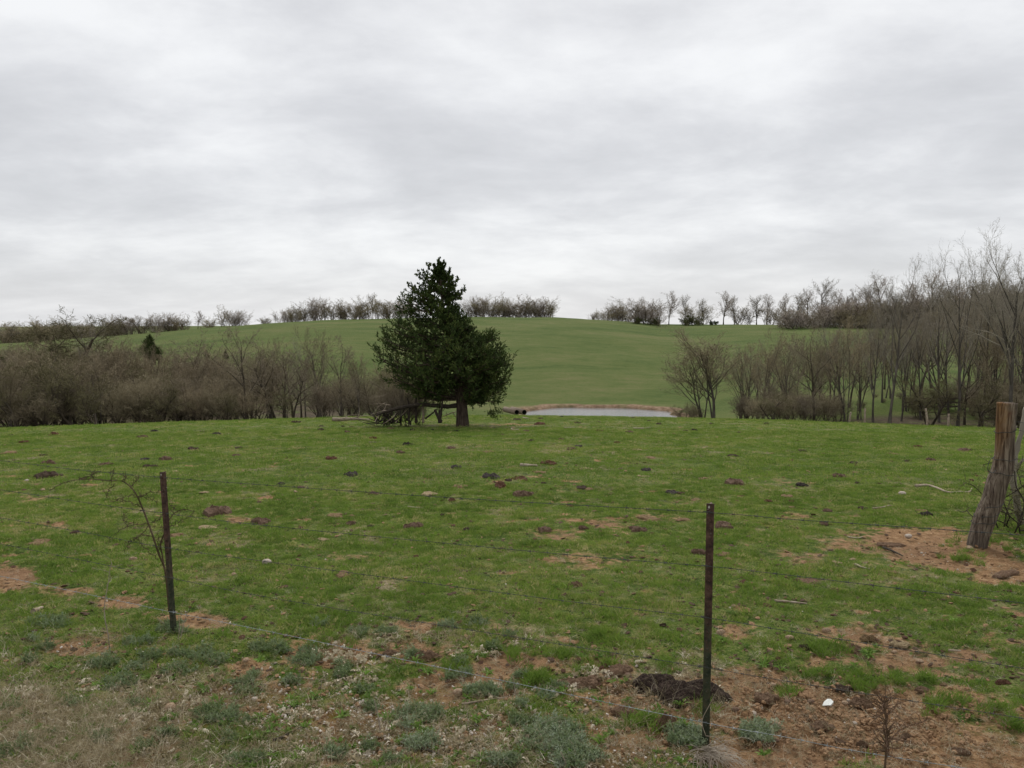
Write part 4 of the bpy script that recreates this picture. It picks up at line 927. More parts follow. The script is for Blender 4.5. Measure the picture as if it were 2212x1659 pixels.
wood('fallen_limb', pale[5:], CY - .4, DEAD_PALE, 'brown limb slanting up through the middle of the brush heap', 'branch', ydepth=.3)
wood('bleached_branch', [('limb', [zq(715, 635), zq(770, 610), zq(835, 585), zq(885, 575)], [.012, .022, .022, .014]), ('fork', [zq(835, 585), zq(860, 620), zq(886, 655)], [.018, .02, .012]), ('fork', [zq(770, 610), zq(765, 580), zq(775, 635), zq(815, 645)], [.01, .012, .012, .006]), ('fork', [zq(700, 640), zq(760, 650), zq(830, 645)], [.006, .01, .006])], CY + 1.6, DEAD_PALE, 'bleached forked branch lying behind the cedar trunk, left side', 'branch', jit=.05)
wood('fallen_log', [('log', [(718, 906), (735, 906), (760, 905), (800, 907)], [.09, .085, .07, .03]), ('stub', [(772, 904), (776, 893), (777, 882)], [.03, .02, .012]), ('twig', [(760, 904), (790, 898), (830, 905)], [.02, .015, .006]), ('twig', [(745, 903), (755, 897), (775, 896)], [.018, .012, .005])], 34.5, DEAD_PALE, 'pale rotten log with a dark cut end lying left of the brush heap', 'log', jit=.10)
def gstick(pts, r, mat, label, name='fallen_stick', cat='stick', jit=.06, lift=.6, sides=7, extra=None):
    P0 = [G(*q) for q in pts]; base = P0[0].copy()
    m = (len(pts) - 1) / 2
    rs = [r * (1 - .55 * i / (len(pts) - 1)) for i in range(len(pts))]
    p, rad = smooth_path([q - base + Vector((0, 0, r * lift)) for q in P0], max(8, 6 * len(pts)), rs)
    o = link(name, tube_mesh(name, [(p, rad)], sides, mat, jit, int(pts[0][0])), None, base)
    tag(o, label, cat); return o
gstick([q8(1330, 352), q8(1420, 345), q8(1500, 365), q8(1600, 402), q8(1700, 400), q8(1765, 398), q8(1790, 370)], .028, DEAD_PALE, 'long pale S-shaped stick on the grass left of the leaning wooden post')
gstick([q8(985, 530), q8(1060, 520), q8(1120, 505), q8(1190, 508)], .014, DEAD_PALE, 'thin brown curved stick nearer than the pale S-shaped one')
gstick([q8(195, 1278), q8(320, 1290), q8(455, 1305)], .013, DEAD_PALE, 'straight pale stick on the grass right of the steel post with the manure heap')
gstick([q8(845, 985), q8(900, 1008), q8(960, 1022)], .014, DEAD_PALE, 'short pale stick below the bare earth patch by the wooden post')
gstick([q8(780, 760), q8(860, 770), q8(905, 758)], .012, DEAD_PALE, 'small pale stick at the left tip of the bare earth patch')
gstick([q8(1070, 848), q8(1150, 880), q8(1230, 915)], .016, DEAD_DARK, 'dark stick along the lower edge of the bare earth patch')
gstick([q4(1600, 575), q4(1700, 584)], .010, DEAD_PALE, 'tiny pale straight stick in grass near the right edge')
gstick([q6(2000, 456), q6(2070, 460), q6(2140, 462)], .04, DEAD_PALE, 'pale straw-coloured stick lying crosswise in the middle of the pasture')
gstick([q6(1090, 790), q6(1160, 797), q6(1220, 802)], .012, DEAD_PALE, 'thin pale stick above the second fence wire at mid pasture')
gstick([q6(780, 272), q6(880, 268)], .02, DEAD_PALE, 'thin pale stick on grass between the log and the cedar')
gstick([q7(425, 155), q7(470, 152), q7(515, 150)], .035, DEAD_PALE, 'pale stick on the brow right of the cedar, nearer of two')
gstick([q7(85, 70), q7(140, 76)], .05, DEAD_PALE, 'pale stick on the brow right of the cedar, farther of two')
gstick([q7(985, 155), q7(1060, 157), q7(1120, 150)], .035, DEAD_PALE, 'pale brown stick on the grass in front of the pond')
gstick([zz(1105, 1513), zz(1205, 1511)], .035, DEAD_PALE, 'pale straight stick on the grass right of the cedar trunk')
gstick([zz(1350, 1620), zz(1370, 1632), zz(1415, 1628)], .03, DEAD_PALE, 'crooked white stick with a raised end right of the cedar')
gstick([qb(270, 270), qb(300, 258), qb(345, 236)], .028, DEAD_PALE, 'flat pale wood chip on the verge at far left', cat='wood chip')
gstick([qc(0, 1320), qc(60, 1300), qc(130, 1262)], .014, DEAD_DARK, 'brown stick at the bottom of the verge left of centre')
gstick([qc(1180, 1365), qc(1290, 1410), qc(1350, 1430)], .010, DEAD_DARK, 'dark twig lying on the verge near the bottom centre')
gstick([qc(150, 795), qc(300, 803), qc(430, 815)], .006, DEAD_PALE, 'thin pale straw lying across the verge below the earth patch', jit=0)
gstick([qc(1530, 1015), qc(1700, 985), qc(1900, 962)], .008, DEAD_PALE, 'long thin dry stem lying right of the round tan stone', jit=0)
gstick([qb(60, 745), qb(170, 680), qb(280, 610)], .008, DEAD_DARK, 'long dark twig on the verge at far left', jit=0)
gstick([qb(420, 1370), qb(540, 1300), qb(650, 1235)], .008, DEAD_PALE, 'long pale twig on the verge at the lower left', jit=0)

# ------------------------------------------------------------------ barbed wire fence
Mst = MT('steel_post'); c = Mst.coord('Object'); sp = Mst.n('ShaderNodeSeparateXYZ'); Mst.l(c, sp.inputs[0])
nz = Mst.noise(c, 14, 6, 0.7); rust = Mst.ramp(nz, [(0.38, (0.026, 0.013, 0.010)), (0.5, (0.060, 0.030, 0.021)), (0.65, (0.13, 0.072, 0.050))])
grn = Mst.ramp(nz, [(0.38, (0.016, 0.022, 0.012)), (0.5, (0.040, 0.046, 0.026)), (0.65, (0.080, 0.060, 0.035))])
hmix = Mst.step(Mst.math('ADD', sp.outputs[2], Mst.math('MULTIPLY', Mst.math('SUBTRACT', Mst.noise(c, 22, 5, 0.7, sc=(1, 1, .25)), 0.5), 1.5)), 0.55, 0.95)
col = Mst.mix(hmix, grn, rust)
wh = Mst.math('MULTIPLY', Mst.step(sp.outputs[2], 1.28, 1.46), Mst.step(Mst.noise(c, 45, 3, 0.6), 0.62, 0.68))
Mst.base(Mst.mix(wh, col, (0.55, 0.52, 0.47))); Mst.b.inputs['Roughness'].default_value = .7; Mst.b.inputs['Specular IOR Level'].default_value = .35; Mst.bump(nz, .5, .003)
STEEL = Mst.m
WIRE = mat_noise('barbed_wire_steel', [(0.35, (0.040, 0.042, 0.040)), (0.55, (0.085, 0.085, 0.078)), (0.7, (0.12, 0.085, 0.065))], 5, rgh=.75, spec=.15)
WIRE_NEW = mat_noise('bright_wire_steel', [(0.3, (0.19, 0.21, 0.22)), (0.7, (0.36, 0.39, 0.40))], 5, rgh=.6, spec=.3)
pL = Vector((P(375, 1400, 6.3).x, 6.3, 0)); pR = Vector((P(1524, 1610, 4.6).x, 4.6, 0))
pL.z = P(375, 1400, 6.3).z; pR.z = P(1524, 1610, 4.6).z
fd = (pR - pL); fd.z = 0; flen = fd.length; fdir = fd / flen; fn = Vector((-fdir.y, fdir.x, 0))
fence = empty('barbed_wire_fence', pL, 'five-strand barbed wire fence on rusty steel posts crossing the near pasture', 'fence')
def fplane(px, py, off=0.0):                     # where a sight line crosses the fence's own vertical plane
    dx, dy, dz = ray(px, py); d = Vector((dx, dy, dz)); o = Vector((0, 0, CAMZ))
    q0 = pL - fn * off
    t = (q0 - o).dot(fn) / d.dot(fn)
    return o + d * t
def tpost():
    h = 1.50; w = .0175; prof = [(-w, 0), (w, 0), (w, .004), (.0035, .006), (.0035, .036), (-.0035, .036), (-.0035, .006), (-w, .004)]
    prof = [(a * 1.15, b) for a, b in prof]
    zs = np.linspace(-.25, h, 9); V = [(a, b, z) for z in zs for a, b in prof]; n = len(prof)
    Fc = [(i * n + k, i * n + (k + 1) % n, (i + 1) * n + (k + 1) % n, (i + 1) * n + k) for i in range(8) for k in range(n)]
    Fc.append(tuple(range((8) * n, 9 * n))); me = mesh_from('steel_post', V, Fc, STEEL)
    V = []; Fc = []
    for i in range(26):                          # studs down the face
        z = .12 + i * .053; b = len(V)
        for (x, y, zz_) in [(-.006, 0, 0), (.006, 0, 0), (.006, 0, .014), (-.006, 0, .014), (-.004, -.008, .003), (.004, -.008, .003), (.004, -.008, .011), (-.004, -.008, .011)]: V.append((x, y, z + zz_))
        Fc += [tuple(b + q for q in t) for t in ((0, 1, 5, 4), (1, 2, 6, 5), (2, 3, 7, 6), (3, 0, 4, 7), (4, 5, 6, 7))]
    return me, mesh_from('stud', V, Fc, STEEL)
pm, sm = tpost()
def set_post(name, foot, head, label):
    o = link(name, pm, fence); v = head - foot
    q = v.to_track_quat('Z', 'Y'); o.rotation_mode = 'QUATERNION'
    yaw = math.atan2(fdir.y, fdir.x)
    from mathutils import Quaternion
    o.rotation_quaternion = q @ Quaternion((0, 0, 1), yaw - q.to_euler().z + 0.0)
    o.location = foot - pL; s = v.length / 1.5; o.scale = (1.12, 1.12, s)
    if label: o['label'] = label
    st = link('stud', sm, o); st['kind'] = 'stuff'
    return o
set_post('steel_post', pL, P(349, 1020, 6.3), 'rusty leaning steel post with the dead sapling behind it')
set_post('steel_post', pR, P(1534.5, 1088, 4.6), 'rusty green upright steel post beside the dark manure heap')
for k in (-1.0, 2.0):
    q = pL + fdir * flen * k; q.z = th(q.x, q.y); set_post('steel_post', q, q + Vector((0, 0, 1.45)), None)
WR = [
    ([(27, 998), (170, 1015), (346, 1031), (590, 1049), (1020, 1078), (1528, 1107), (1696, 1121), (1862, 1132), (2038, 1144), (2212, 1156)], WIRE),
    ([(27, 1062), (180, 1085), (350, 1108), (590, 1137), (1180, 1194), (1524, 1223), (1622, 1233), (2212, 1303)], WIRE),
    ([(3, 1119), (180, 1150), (363, 1184), (590, 1215), (1180, 1293), (1522, 1334), (1696, 1362), (2212, 1444)], WIRE),
    ([(2, 1175), (187, 1212), (366, 1248), (590, 1292), (1180, 1387), (1519, 1441), (1696, 1471), (2212, 1552)], WIRE),
    ([(27, 1250), (267, 1300), (370, 1322), (590, 1366), (1180, 1490), (1517, 1560), (1696, 1592), (2022, 1650)], WIRE_NEW)]
LB = ['top strand', 'second strand from the top', 'middle strand', 'second strand from the bottom', 'bottom strand of brighter new wire']
for k, (pp, wm) in enumerate(WR):
    pts = [fplane(a, b, .012) for a, b in pp]
    e0 = pts[0] + (pts[0] - pts[1]) * 1.0; slope_r = (pts[-1] - pts[-2]).normalized()
    qL = pL - fdir * flen; qR = pL + fdir * flen * 2
    e0 = Vector((qL.x, qL.y, pts[0].z + (pts[0] - pts[1]).normalized().z * (qL - pts[0]).length * .6)); e1 = Vector((qR.x, qR.y, pts[-1].z + slope_r.z * (qR - pts[-1]).length))
    e1.z = max(e1.z, th(e1.x, e1.y) + .1)
    pts = [e0] + pts + [e1]
    pa = smooth_path(pts, 260); S0 = np.linspace(0, 1, 900)
    d = np.concatenate([[0], np.cumsum(np.linalg.norm(np.diff(pa, axis=0), axis=1))]); tot = d[-1]
    fine_p = np.stack([np.interp(S0 * tot, d, pa[:, j]) for j in range(3)], -1)
    ss = S0 * tot; A = ss * 2 * math.pi / .045; up = np.array([0, 0, 1.0]); sd_ = np.array(fn)
    o1 = np.cos(A)[:, None] * up + np.sin(A)[:, None] * sd_
    base = np.array(pL)
    v1 = tubes((fine_p + o1 * .0012 - base)[None], np.full((1, 900), .00125), 4); v2 = tubes((fine_p - o1 * .0012 - base)[None], np.full((1, 900), .00125), 4)
    V, Fq = join([v1, v2]); w = link('wire_strand', mesh_from('wire_strand', V, Fq, wm, True), fence); w['label'] = LB[k]
    bt = []; rng = np.random.default_rng(k)
    for s in np.arange(.05 + rng.uniform(0, .1), tot, .127):
        c = np.array([np.interp(s, d, pa[:, j]) for j in range(3)]) - base
        fx = np.array(fdir)
        a = rng.uniform(0, 6.28); u = up * math.cos(a) + sd_ * math.sin(a); u2 = up * math.cos(a + 1.57) + sd_ * math.sin(a + 1.57)
        for dd, oo in ((u + fx * .4, .004), (-u + fx * .3, .004), (u2 - fx * .4, -.004), (-u2 - fx * .3, -.004)):
            bt.append((np.stack([c + fx * oo, c + fx * oo + nrm(dd) * .020]), np.array([.0016, .0006])))
        bt.append((np.stack([c - fx * .008, c + fx * .008]), np.array([.0036, .0036])))
    Pn = np.stack([b[0] for b in bt]); Rn = np.stack([b[1] for b in bt]); v, f = tubes(Pn, Rn, 4)
    b = link('barb', mesh_from('barb', v, f, wm), w); b['kind'] = 'stuff'
    cl = []
    for q in (pts[3], pts[6 if k == 0 else 6 if k > 0 else 6]):   # wire clips round the posts
        pass
for k, (pp, wm) in enumerate(WR):                # a thin clip holds each strand to each post
    for (px, py) in ([q for q in pp if 340 < q[0] < 375] + [q for q in pp if 1510 < q[0] < 1530]):
        q = fplane(px, py, .012) - pL; ring = []
        for t in np.linspace(0, 2 * math.pi, 13): ring.append(q + Vector(fdir) * .026 * math.cos(t) + fn * (.028 * math.sin(t) + .015) + Vector((0, 0, -.008 * math.sin(t))))
        link('wire_clip', tube_mesh('wire_clip', [(np.array([tuple(r) for r in ring]), np.full(13, .0016))], 4, wm), fence)
# loose stay wire at the foot of the near post
ly = [fplane(*q, .03) for q in (qd(1670, 880), qd(1600, 1010), qd(1540, 1140), qd(1570, 1260))]
gy = [ly[-1], G(*qd(1660, 1330)) + Vector((0, 0, .03)), G(*qd(1760, 1400)) + Vector((0, 0, .0))]
link('loose_wire', tube_mesh('loose_wire', [(smooth_path([q - pL for q in ly], 14), np.full(14, .0024)), (smooth_path([q - pL for q in gy], 10), np.full(10, .0024))], 4, DEAD_PALE), fence)

# ------------------------------------------------------------------ leaning wooden post
Mp = MT('weathered_post'); c = Mp.coord('Object'); sp = Mp.n('ShaderNodeSeparateXYZ'); Mp.l(c, sp.inputs[0])
gr = Mp.noise(c, 16, 7, .7, .6, sc=(2.2, 2.2, .18)); gcol = Mp.ramp(gr, [(0.36, (0.035, 0.025, 0.019)), (0.45, (0.105, 0.078, 0.058)), (0.54, (0.19, 0.148, 0.112)), (0.64, (0.31, 0.26, 0.20))])
och = Mp.ramp(gr, [(0.36, (0.055, 0.028, 0.014)), (0.48, (0.16, 0.080, 0.030)), (0.62, (0.29, 0.17, 0.075))])
f1 = Mp.math('MULTIPLY', Mp.step(Mp.math('ADD', sp.outputs[2], Mp.math('MULTIPLY', Mp.noise(c, 4, 4, .6, sc=(1, 1, .4)), .9)), 1.25, 1.95), Mp.step(Mp.math('ADD', Mp.math('MULTIPLY', sp.outputs[0], -5.0), Mp.noise(c, 7, 4)), -1.1, .0))
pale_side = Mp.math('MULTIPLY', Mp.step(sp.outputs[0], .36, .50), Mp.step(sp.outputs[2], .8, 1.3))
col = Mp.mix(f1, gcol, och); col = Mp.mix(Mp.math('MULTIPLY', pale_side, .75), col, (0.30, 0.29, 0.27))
red = Mp.step(Mp.noise(c, 3.5, 5, .7), .60, .72); col = Mp.mix(Mp.math('MULTIPLY', red, .5), col, (0.12, 0.05, 0.045))
low_ = Mp.step(sp.outputs[2], .25, -.05); col = Mp.mix(Mp.math('MULTIPLY', low_, .6), col, (0.07, 0.06, 0.05))
Mp.base(col); Mp.bump(gr, 1.0, .03); PW = Mp.m
WY = 9.6
wb = P(2117, 1165, WY); wb.z = th(wb.x, WY)
cpts = [P(a, b, WY) for a, b in ((2109, 1182), (2115, 1156), (2127, 1120), (2143, 1081), (2153, 1044), (2165, 1012), (2169.5, 977), (2171, 925), (2174.5, 870))]
rads_ = [.112, .114, .124, .120, .120, .118, .106, .104, .111]
path, rad = smooth_path([q - wb for q in cpts], 60, rads_)
SD = 40; v, f = tubes(path[None], rad[None], SD); v = v.reshape(60, SD, 3); a_ = np.arange(SD) / SD * 2 * math.pi
for i in range(60):
    z_ = i / 59.0
    fl = 1 + .07 * np.sin(a_ * 3 + 1 + z_) + .035 * np.sin(a_ * 7 + 2 * z_) + .02 * np.sin(a_ * 15 + 1.5 * math.sin(z_ * 5))
    fl -= .22 * np.exp(-((a_ - 5.0 - .15 * math.sin(6 * z_)) / .07) ** 2) * (z_ > .5) + .15 * np.exp(-((a_ - 4.1 - .1 * math.sin(4 * z_)) / .06) ** 2) * (z_ > .25)
    v[i] = path[i] + (v[i] - path[i]) * fl[:, None]
vv = v.reshape(-1, 3); n0 = len(vv); tops = v[-1].copy(); top_c = tops.mean(0) - np.array([0, 0, .01])
inner = top_c + (tops - top_c) * .55 + np.random.default_rng(3).normal(size=tops.shape) * np.array([0, 0, .008])
vv = np.concatenate([vv, inner, top_c[None]]); fl_ = [tuple(q) for q in f.tolist()]
for i in range(SD):
    j = (i + 1) % SD; fl_ += [(n0 - SD + i, n0 - SD + j, n0 + j, n0 + i), (n0 + i, n0 + j, n0 + SD)]
wpost = empty('wooden_post', wb, 'thick weathered wooden fence post leaning right, orange lichen on its top', 'fence post')
link('post', mesh_from('post', vv, fl_, PW, True), wpost)
for py, tilt in ((928, .02), (990, .0), (1024, -.02), (1088, .03), (1108, .03), (1126, .02)):
    zc_ = P(2160, py, WY).z - wb.z; i = int(np.argmin(np.abs(path[:, 2] - zc_)))
    cpt = path[i]; rd = rad[i] * 1.10 + .004; t = np.linspace(0, 2 * math.pi, 30)
    ring = np.stack([cpt[0] + rd * np.cos(t), cpt[1] + rd * np.sin(t), cpt[2] + tilt * np.cos(t) + .006 * np.sin(5 * t)], -1)
    link('wrapped_wire', tube_mesh('wrapped_wire', [(ring, np.full(30, .0042))], 5, WIRE), wpost)
loop = [P(2150, 985, WY - .1), P(2138, 995, WY - .15), P(2134, 1012, WY - .15), P(2142, 1022, WY - .12), P(2152, 1015, WY - .12)]
link('wire_tail', tube_mesh('wire_tail', [(smooth_path([q - wb for q in loop], 16), np.full(16, .004))], 5, WIRE), wpost)
# strands that run from the wooden post out of the picture
rw = []
for (a, b) in (((2168, 990), (2215, 992)), ((2190, 910), (2215, 914)), ((2195, 928), (2215, 932)), ((2160, 1024), (2214, 1030))):
    p0, p1 = P(*a, WY - .1), P(*b, WY + .1); p2 = p1 + (p1 - p0) * 8; rw.append((smooth_path([p0 - wb, p1 - wb, p2 - wb], 12), np.full(12, .003)))
for w_ in rw: link('wire', tube_mesh('wire', [w_], 4, WIRE), wpost)
# bramble and grey stem behind the wooden post
def curl(rng, st, d, ln, nseg, wd, trop=0):
    p = [np.array(st, float)]; d = np.array(d, float)
    for i in range(nseg): d = nrm(d + rng.normal(size=3) * wd + np.array([0, 0, trop])); p.append(p[-1] + d * ln / nseg)
    return np.array(p)
rng = np.random.default_rng(17); by = 10.3; bb = P(2175, 1150, by); bb.z = th(bb.x, by)
brm = empty('bramble', bb, 'dark tangled bramble growing against the far side of the leaning wooden post', 'bramble')
ps = []
for i in range(26):
    st = [rng.uniform(-.15, .7), rng.uniform(-.2, .3), 0]; p = curl(rng, st, [rng.uniform(-.4, .5), 0, 1], rng.uniform(.6, 1.5), 12, .35, .02); ps.append((p, np.linspace(.010, .004, 13)))
link('stem', tube_mesh('stem', ps, 5, DEAD_DARK), brm)
tw = []
for i in range(520):
    k = rng.integers(0, len(ps)); q = ps[k][0][rng.integers(2, 13)]; p = curl(rng, q, rng.normal(size=3), rng.uniform(.12, .4), 6, .5); tw.append(p)
v, f = tubes(np.stack(tw), np.broadcast_to(np.linspace(.004, .0018, 7), (520, 7)), 3); link('twigs', mesh_from('twigs', v, f, TWIG_DARK), brm)['kind'] = 'stuff'
gs = wood('dead_sapling', [('stem', [(2212, 1150), (2196, 1080), (2188, 1010), (2205, 940), (2214, 880)], [.035, .05, .045, .03, .02]), ('fork', [(2190, 1010), (2180, 960), (2196, 920)], [.03, .022, .012]), ('fork', [(2188, 1030), (2200, 1005), (2215, 990)], [.025, .018, .012])], 10.9, TWIG_GREY, 'pale grey dead stem standing behind the bramble at the right edge', 'dead stem', jit=.12)

# ------------------------------------------------------------------ thorny sapling and dry stalks by the left post
SAP = mat_noise('sapling_bark', [(0.3, (0.05, 0.035, 0.022)), (0.7, (0.12, 0.085, 0.05))], 12)
SY = 6.75
sap = empty('thorny_sapling', P(368, 1395, SY), 'bare thorny sapling arching left from behind the leaning steel post', 'sapling'); sap.location.z = th(sap.location.x, SY); sb = sap.location.copy()
main = [[qa(1370, 1500), qa(1340, 1180), qa(1290, 1040), qa(1250, 920), qa(1200, 780), qa(1150, 650), qa(1110, 560), qa(1060, 490), qa(990, 440), qa(900, 440), qa(760, 425), qa(620, 432), qa(500, 460), qa(400, 520)],
        [qa(1350, 1250), qa(1310, 1020), qa(1300, 960), qa(1330, 860), qa(1380, 740), qa(1430, 690), qa(1500, 670), qa(1580, 690)]]
ps = []
for i, pts in enumerate(main):
    n = len(pts); ps.append(smooth_path([P(*q, SY + .04 * math.sin(j * 1.7)) - sb for j, q in enumerate(pts)], 40, list(np.linspace(.010 - .003 * i, .0022, n))))
link('stem', tube_mesh('stem', ps, 5, SAP), sap)
side = [[(1200, 780), (1130, 790), (1040, 810), (960, 850), (880, 940)], [(1150, 640), (1080, 620), (1000, 600), (930, 590)], [(1110, 570), (1040, 560), (980, 580), (900, 610)], [(1120, 570), (1200, 545), (1290, 515)], [(1110, 565), (1200, 580), (1280, 610)], [(1205, 800), (1130, 890), (1060, 930), (1000, 1010)], [(1280, 1070), (1200, 1010), (1130, 940), (1095, 880)], [(1240, 890), (1160, 880), (1100, 900), (1020, 940)], [(1060, 490), (1100, 440), (1130, 400)], [(900, 440), (910, 380), (890, 350)], [(760, 425), (740, 380), (780, 370)], [(1290, 1000), (1280, 920), (1275, 850)], [(1360, 820), (1440, 770), (1500, 740), (1580, 700)], [(1400, 700), (1410, 650), (1380, 630)], [(1040, 810), (1010, 760), (1000, 700)], [(1230, 780), (1300, 740), (1320, 690)], [(930, 460), (880, 520), (860, 560), (880, 585)], [(990, 440), (1020, 420), (1010, 400)], [(640, 430), (720, 400), (760, 375)], [(1300, 960), (1330, 880), (1310, 800)]]
for j, pts in enumerate(side):
    rng = np.random.default_rng(300 + j); dpt = rng.uniform(-.18, .18)
    p, r = smooth_path([P(*qa(*q), SY + dpt * k / 3) - sb for k, q in enumerate(pts)], 14, list(np.linspace(.0036, .0014, len(pts))))
    p[1:] += rng.normal(size=(13, 3)) * .006
    link('branch', tube_mesh('branch', [(p, r)], 4, SAP), sap)
    ps.append((p, r))
th_ = []
rng = np.random.default_rng(5)
for p, r in ps:
    for i in range(1, len(p) - 1):
        for _ in range(2):
            d = nrm(rng.normal(size=3)); ln = rng.uniform(.015, .07); th_.append(np.stack([p[i], p[i] + d * ln]))
v, f = tubes(np.stack(th_), np.broadcast_to(np.array([.0022, .0008]), (len(th_), 2)), 3); link('thorn', mesh_from('thorn', v, f, SAP), sap)['kind'] = 'stuff'
def stalk(pts, Yd, r, mat, label, cat='dry stalk', name='dry_stalk', n_tw=0, seed=0, tl=.1):
    base = P(*pts[0], Yd); base.z = th(base.x, Yd)
    root = empty(name, base, label, cat)
    p, rr2 = smooth_path([P(*q, Yd) - base for q in pts], 16, list(np.linspace(r, r * .4, len(pts)))); p[0, 2] = -.03
    link('stem', tube_mesh('stem', [(p, rr2)], 5, mat), root)
    if n_tw:
        rng = np.random.default_rng(seed); tw = [curl(rng, p[rng.integers(4, 16)], rng.normal(size=3) + np.array([0, 0, .8]), rng.uniform(.5, 1.2) * tl, 5, .3) for _ in range(n_tw)]
        v, f = tubes(np.stack(tw), np.broadcast_to(np.linspace(r * .5, r * .2, 6), (n_tw, 6)), 3); link('twigs', mesh_from('twigs', v, f, mat), root)['kind'] = 'stuff'
    return root
STK = mat_noise('dry_stem', [(0.3, (0.20, 0.16, 0.12)), (0.7, (0.42, 0.36, 0.29))], 9)
stalk([qb(885, 470), qb(860, 370), qb(845, 230), qb(865, 80), qb(880, 5), qa(885, 1180), qa(905, 1100)], 6.0, .0045, STK, 'tall pale dry stalk left of the leaning steel post', n_tw=8, tl=.12)
def gY(q): return G(*q).y
for pts, lb, r, nt_ in [([qb(1370, 385), qb(1320, 350), qb(1270, 300)], 'short thin dry stem leaning against the foot of the leaning steel post', .003, 2), ([qb(1460, 480), qb(1490, 350), qb(1530, 230)], 'straight brown dry stem close right of the leaning steel post foot', .005, 3),
                   ([qb(1440, 480), qb(1455, 400), qb(1450, 320)], 'reddish short dry stem between leaning steel post and straight stem', .004, 2), ([qb(1255, 510), qb(1300, 485), qb(1350, 462)], 'low pale dry stem left of the leaning steel post foot', .004, 0),
                   ([qc(870, 1230), qc(850, 1100), qc(818, 965)], 'short pale broken stalk standing at the verge, left of centre', .006, 0), ([qc(388, 880), qc(392, 830), qc(400, 785)], 'small pale stalk standing on the verge below the earth patch', .004, 0),
                   ([qc(1970, 945), qc(1955, 860), qc(1945, 770)], 'thin brown stalk standing right of the round tan stone', .004, 1), ([qc(2070, 1000), qc(2068, 970), qc(2060, 940)], 'very short pale stalk right of the thin brown stalk', .004, 0),
                   ([qd(855, 1300), qd(840, 1250), qd(828, 1195)], 'short pale stalk between the grey-green mat and brown dung chunk', .004, 0), ([qd(1310, 1300), qd(1312, 1250), qd(1305, 1215)], 'short white stalk at the foot of the dung chunk by the near post', .004, 0),
                   ([qb(915, 950), qb(917, 900), qb(913, 850)], 'small upright pale stalk in the litter at lower left', .004, 0), ([qc(1580, 1210), qc(1578, 1130), qc(1575, 1060)], 'fine dry stalk left of the bare orange soil spot', .003, 1),
                   ([qd(440, 1520), qd(430, 1470), qd(395, 1390)], 'curled pale straw standing at the bottom below the grey-green mat', .006, 2), ([qc(1760, 1400), qc(1765, 1300), qc(1775, 1240)], 'fine grey stalk in front of the grey-green mat', .003, 2)]:
    stalk(pts, gY(pts[0]), r, STK, lb, n_tw=nt_, seed=int(pts[0][0]), tl=.06)
BRN = mat_noise('brown_weed', [(0.3, (0.085, 0.05, 0.032)), (0.7, (0.19, 0.12, 0.08))], 9)
stalk([q4(1085, 1520), q4(1095, 1400), q4(1100, 1250), q4(1095, 1140), q4(1075, 1000)], 4.15, .007, BRN, 'bushy brown dead weed on the bare earth at lower right', 'dead weed', 'dead_weed', 90, 4, .13)
stalk([q4(1110, 1310), q4(1230, 1200), q4(1420, 1140)], 4.45, .004, BRN, 'slanting brown stem leaning right from the dead weed at lower right', 'dead weed', 'dead_weed', 20, 6, .08)
# dead grass clump at the foot of the near post
cg = G(*qd(1560, 1440)); root = empty('dead_grass_clump', cg, 'clump of long bent dead grass at the foot of the near steel post', 'dead grass')
rng = np.random.default_rng(8); tw = []
for i in range(110):
    a = rng.uniform(-2.2, .6); tw.append(curl(rng, [rng.normal() * .05, rng.normal() * .04, 0], [math.cos(a) * .8, math.sin(a) * .6, rng.uniform(.4, 1.1)], rng.uniform(.12, .34), 7, .12, -.26))
tw = np.stack(tw); tw[:, :, 2] = np.maximum(tw[:, :, 2], .005)
v, f = tubes(tw, np.broadcast_to(np.linspace(.0022, .001, 8), (110, 8)), 3); link('blades', mesh_from('blades', v, f, STK), root)['kind'] = 'stuff'
root2 = link('crown', tuft('crown', 60, .05, .05, .006, STRAW, 77, .9), root)

# ------------------------------------------------------------------ cow pats, soil clods and stones
def lump_mesh(name, seed, h, mat, rough=.35, nr=7, na=22, flat=True, ragged=.25):
    rng = np.random.default_rng(seed); aa = np.arange(na) / na * 2 * math.pi; ed = np.ones(na)
    for k in range(2, 9): ed += ragged / k * 1.6 * np.sin(aa * k + rng.uniform(0, 6.28)) * rng.uniform(.4, 1)
    R_, A_ = np.meshgrid(np.arange(1, nr + 1) / nr, aa, indexing='ij')
    R_ = R_ * (1 + rng.normal(size=R_.shape) * .03 * (R_ < 1)); x = R_ * ed[None] * np.cos(A_); y = R_ * ed[None] * np.sin(A_)
    cx_ = np.concatenate([[0], x.ravel()]); cy_ = np.concatenate([[0], y.ravel()]); rr_2 = np.concatenate([[0], R_.ravel()])
    n_ = fbm(cx_ * 2.2 + seed, cy_ * 2.2, seed, 2) - .5; n2_ = fbm(cx_ * 6.5 + seed, cy_ * 6.5, seed + 3, 3) - .5
    z = h * (1 - rr_2 ** 4) ** .6 * np.clip(.85 + rough * 3.2 * n_ + rough * 2.0 * n2_, .25, 1.9)
    z = np.where(rr_2 > .99, -.07, z); V = np.stack([cx_, cy_, z], -1)
    Fc = [(0, 1 + j, 1 + (j + 1) % na) for j in range(na)]
    for i in range(nr - 1):
        for j in range(na):
            a = 1 + i * na + j; b = 1 + i * na + (j + 1) % na; Fc.append((a, a + na, b + na, b))
    return mesh_from(name, V, Fc, mat, False)
def pat_mat(name, c0, c1, c2): return mat_noise(name, [(0.32, c0), (0.5, c1), (0.7, c2)], 7, detail=7, rough=.75, bump=.9, bdist=.03)
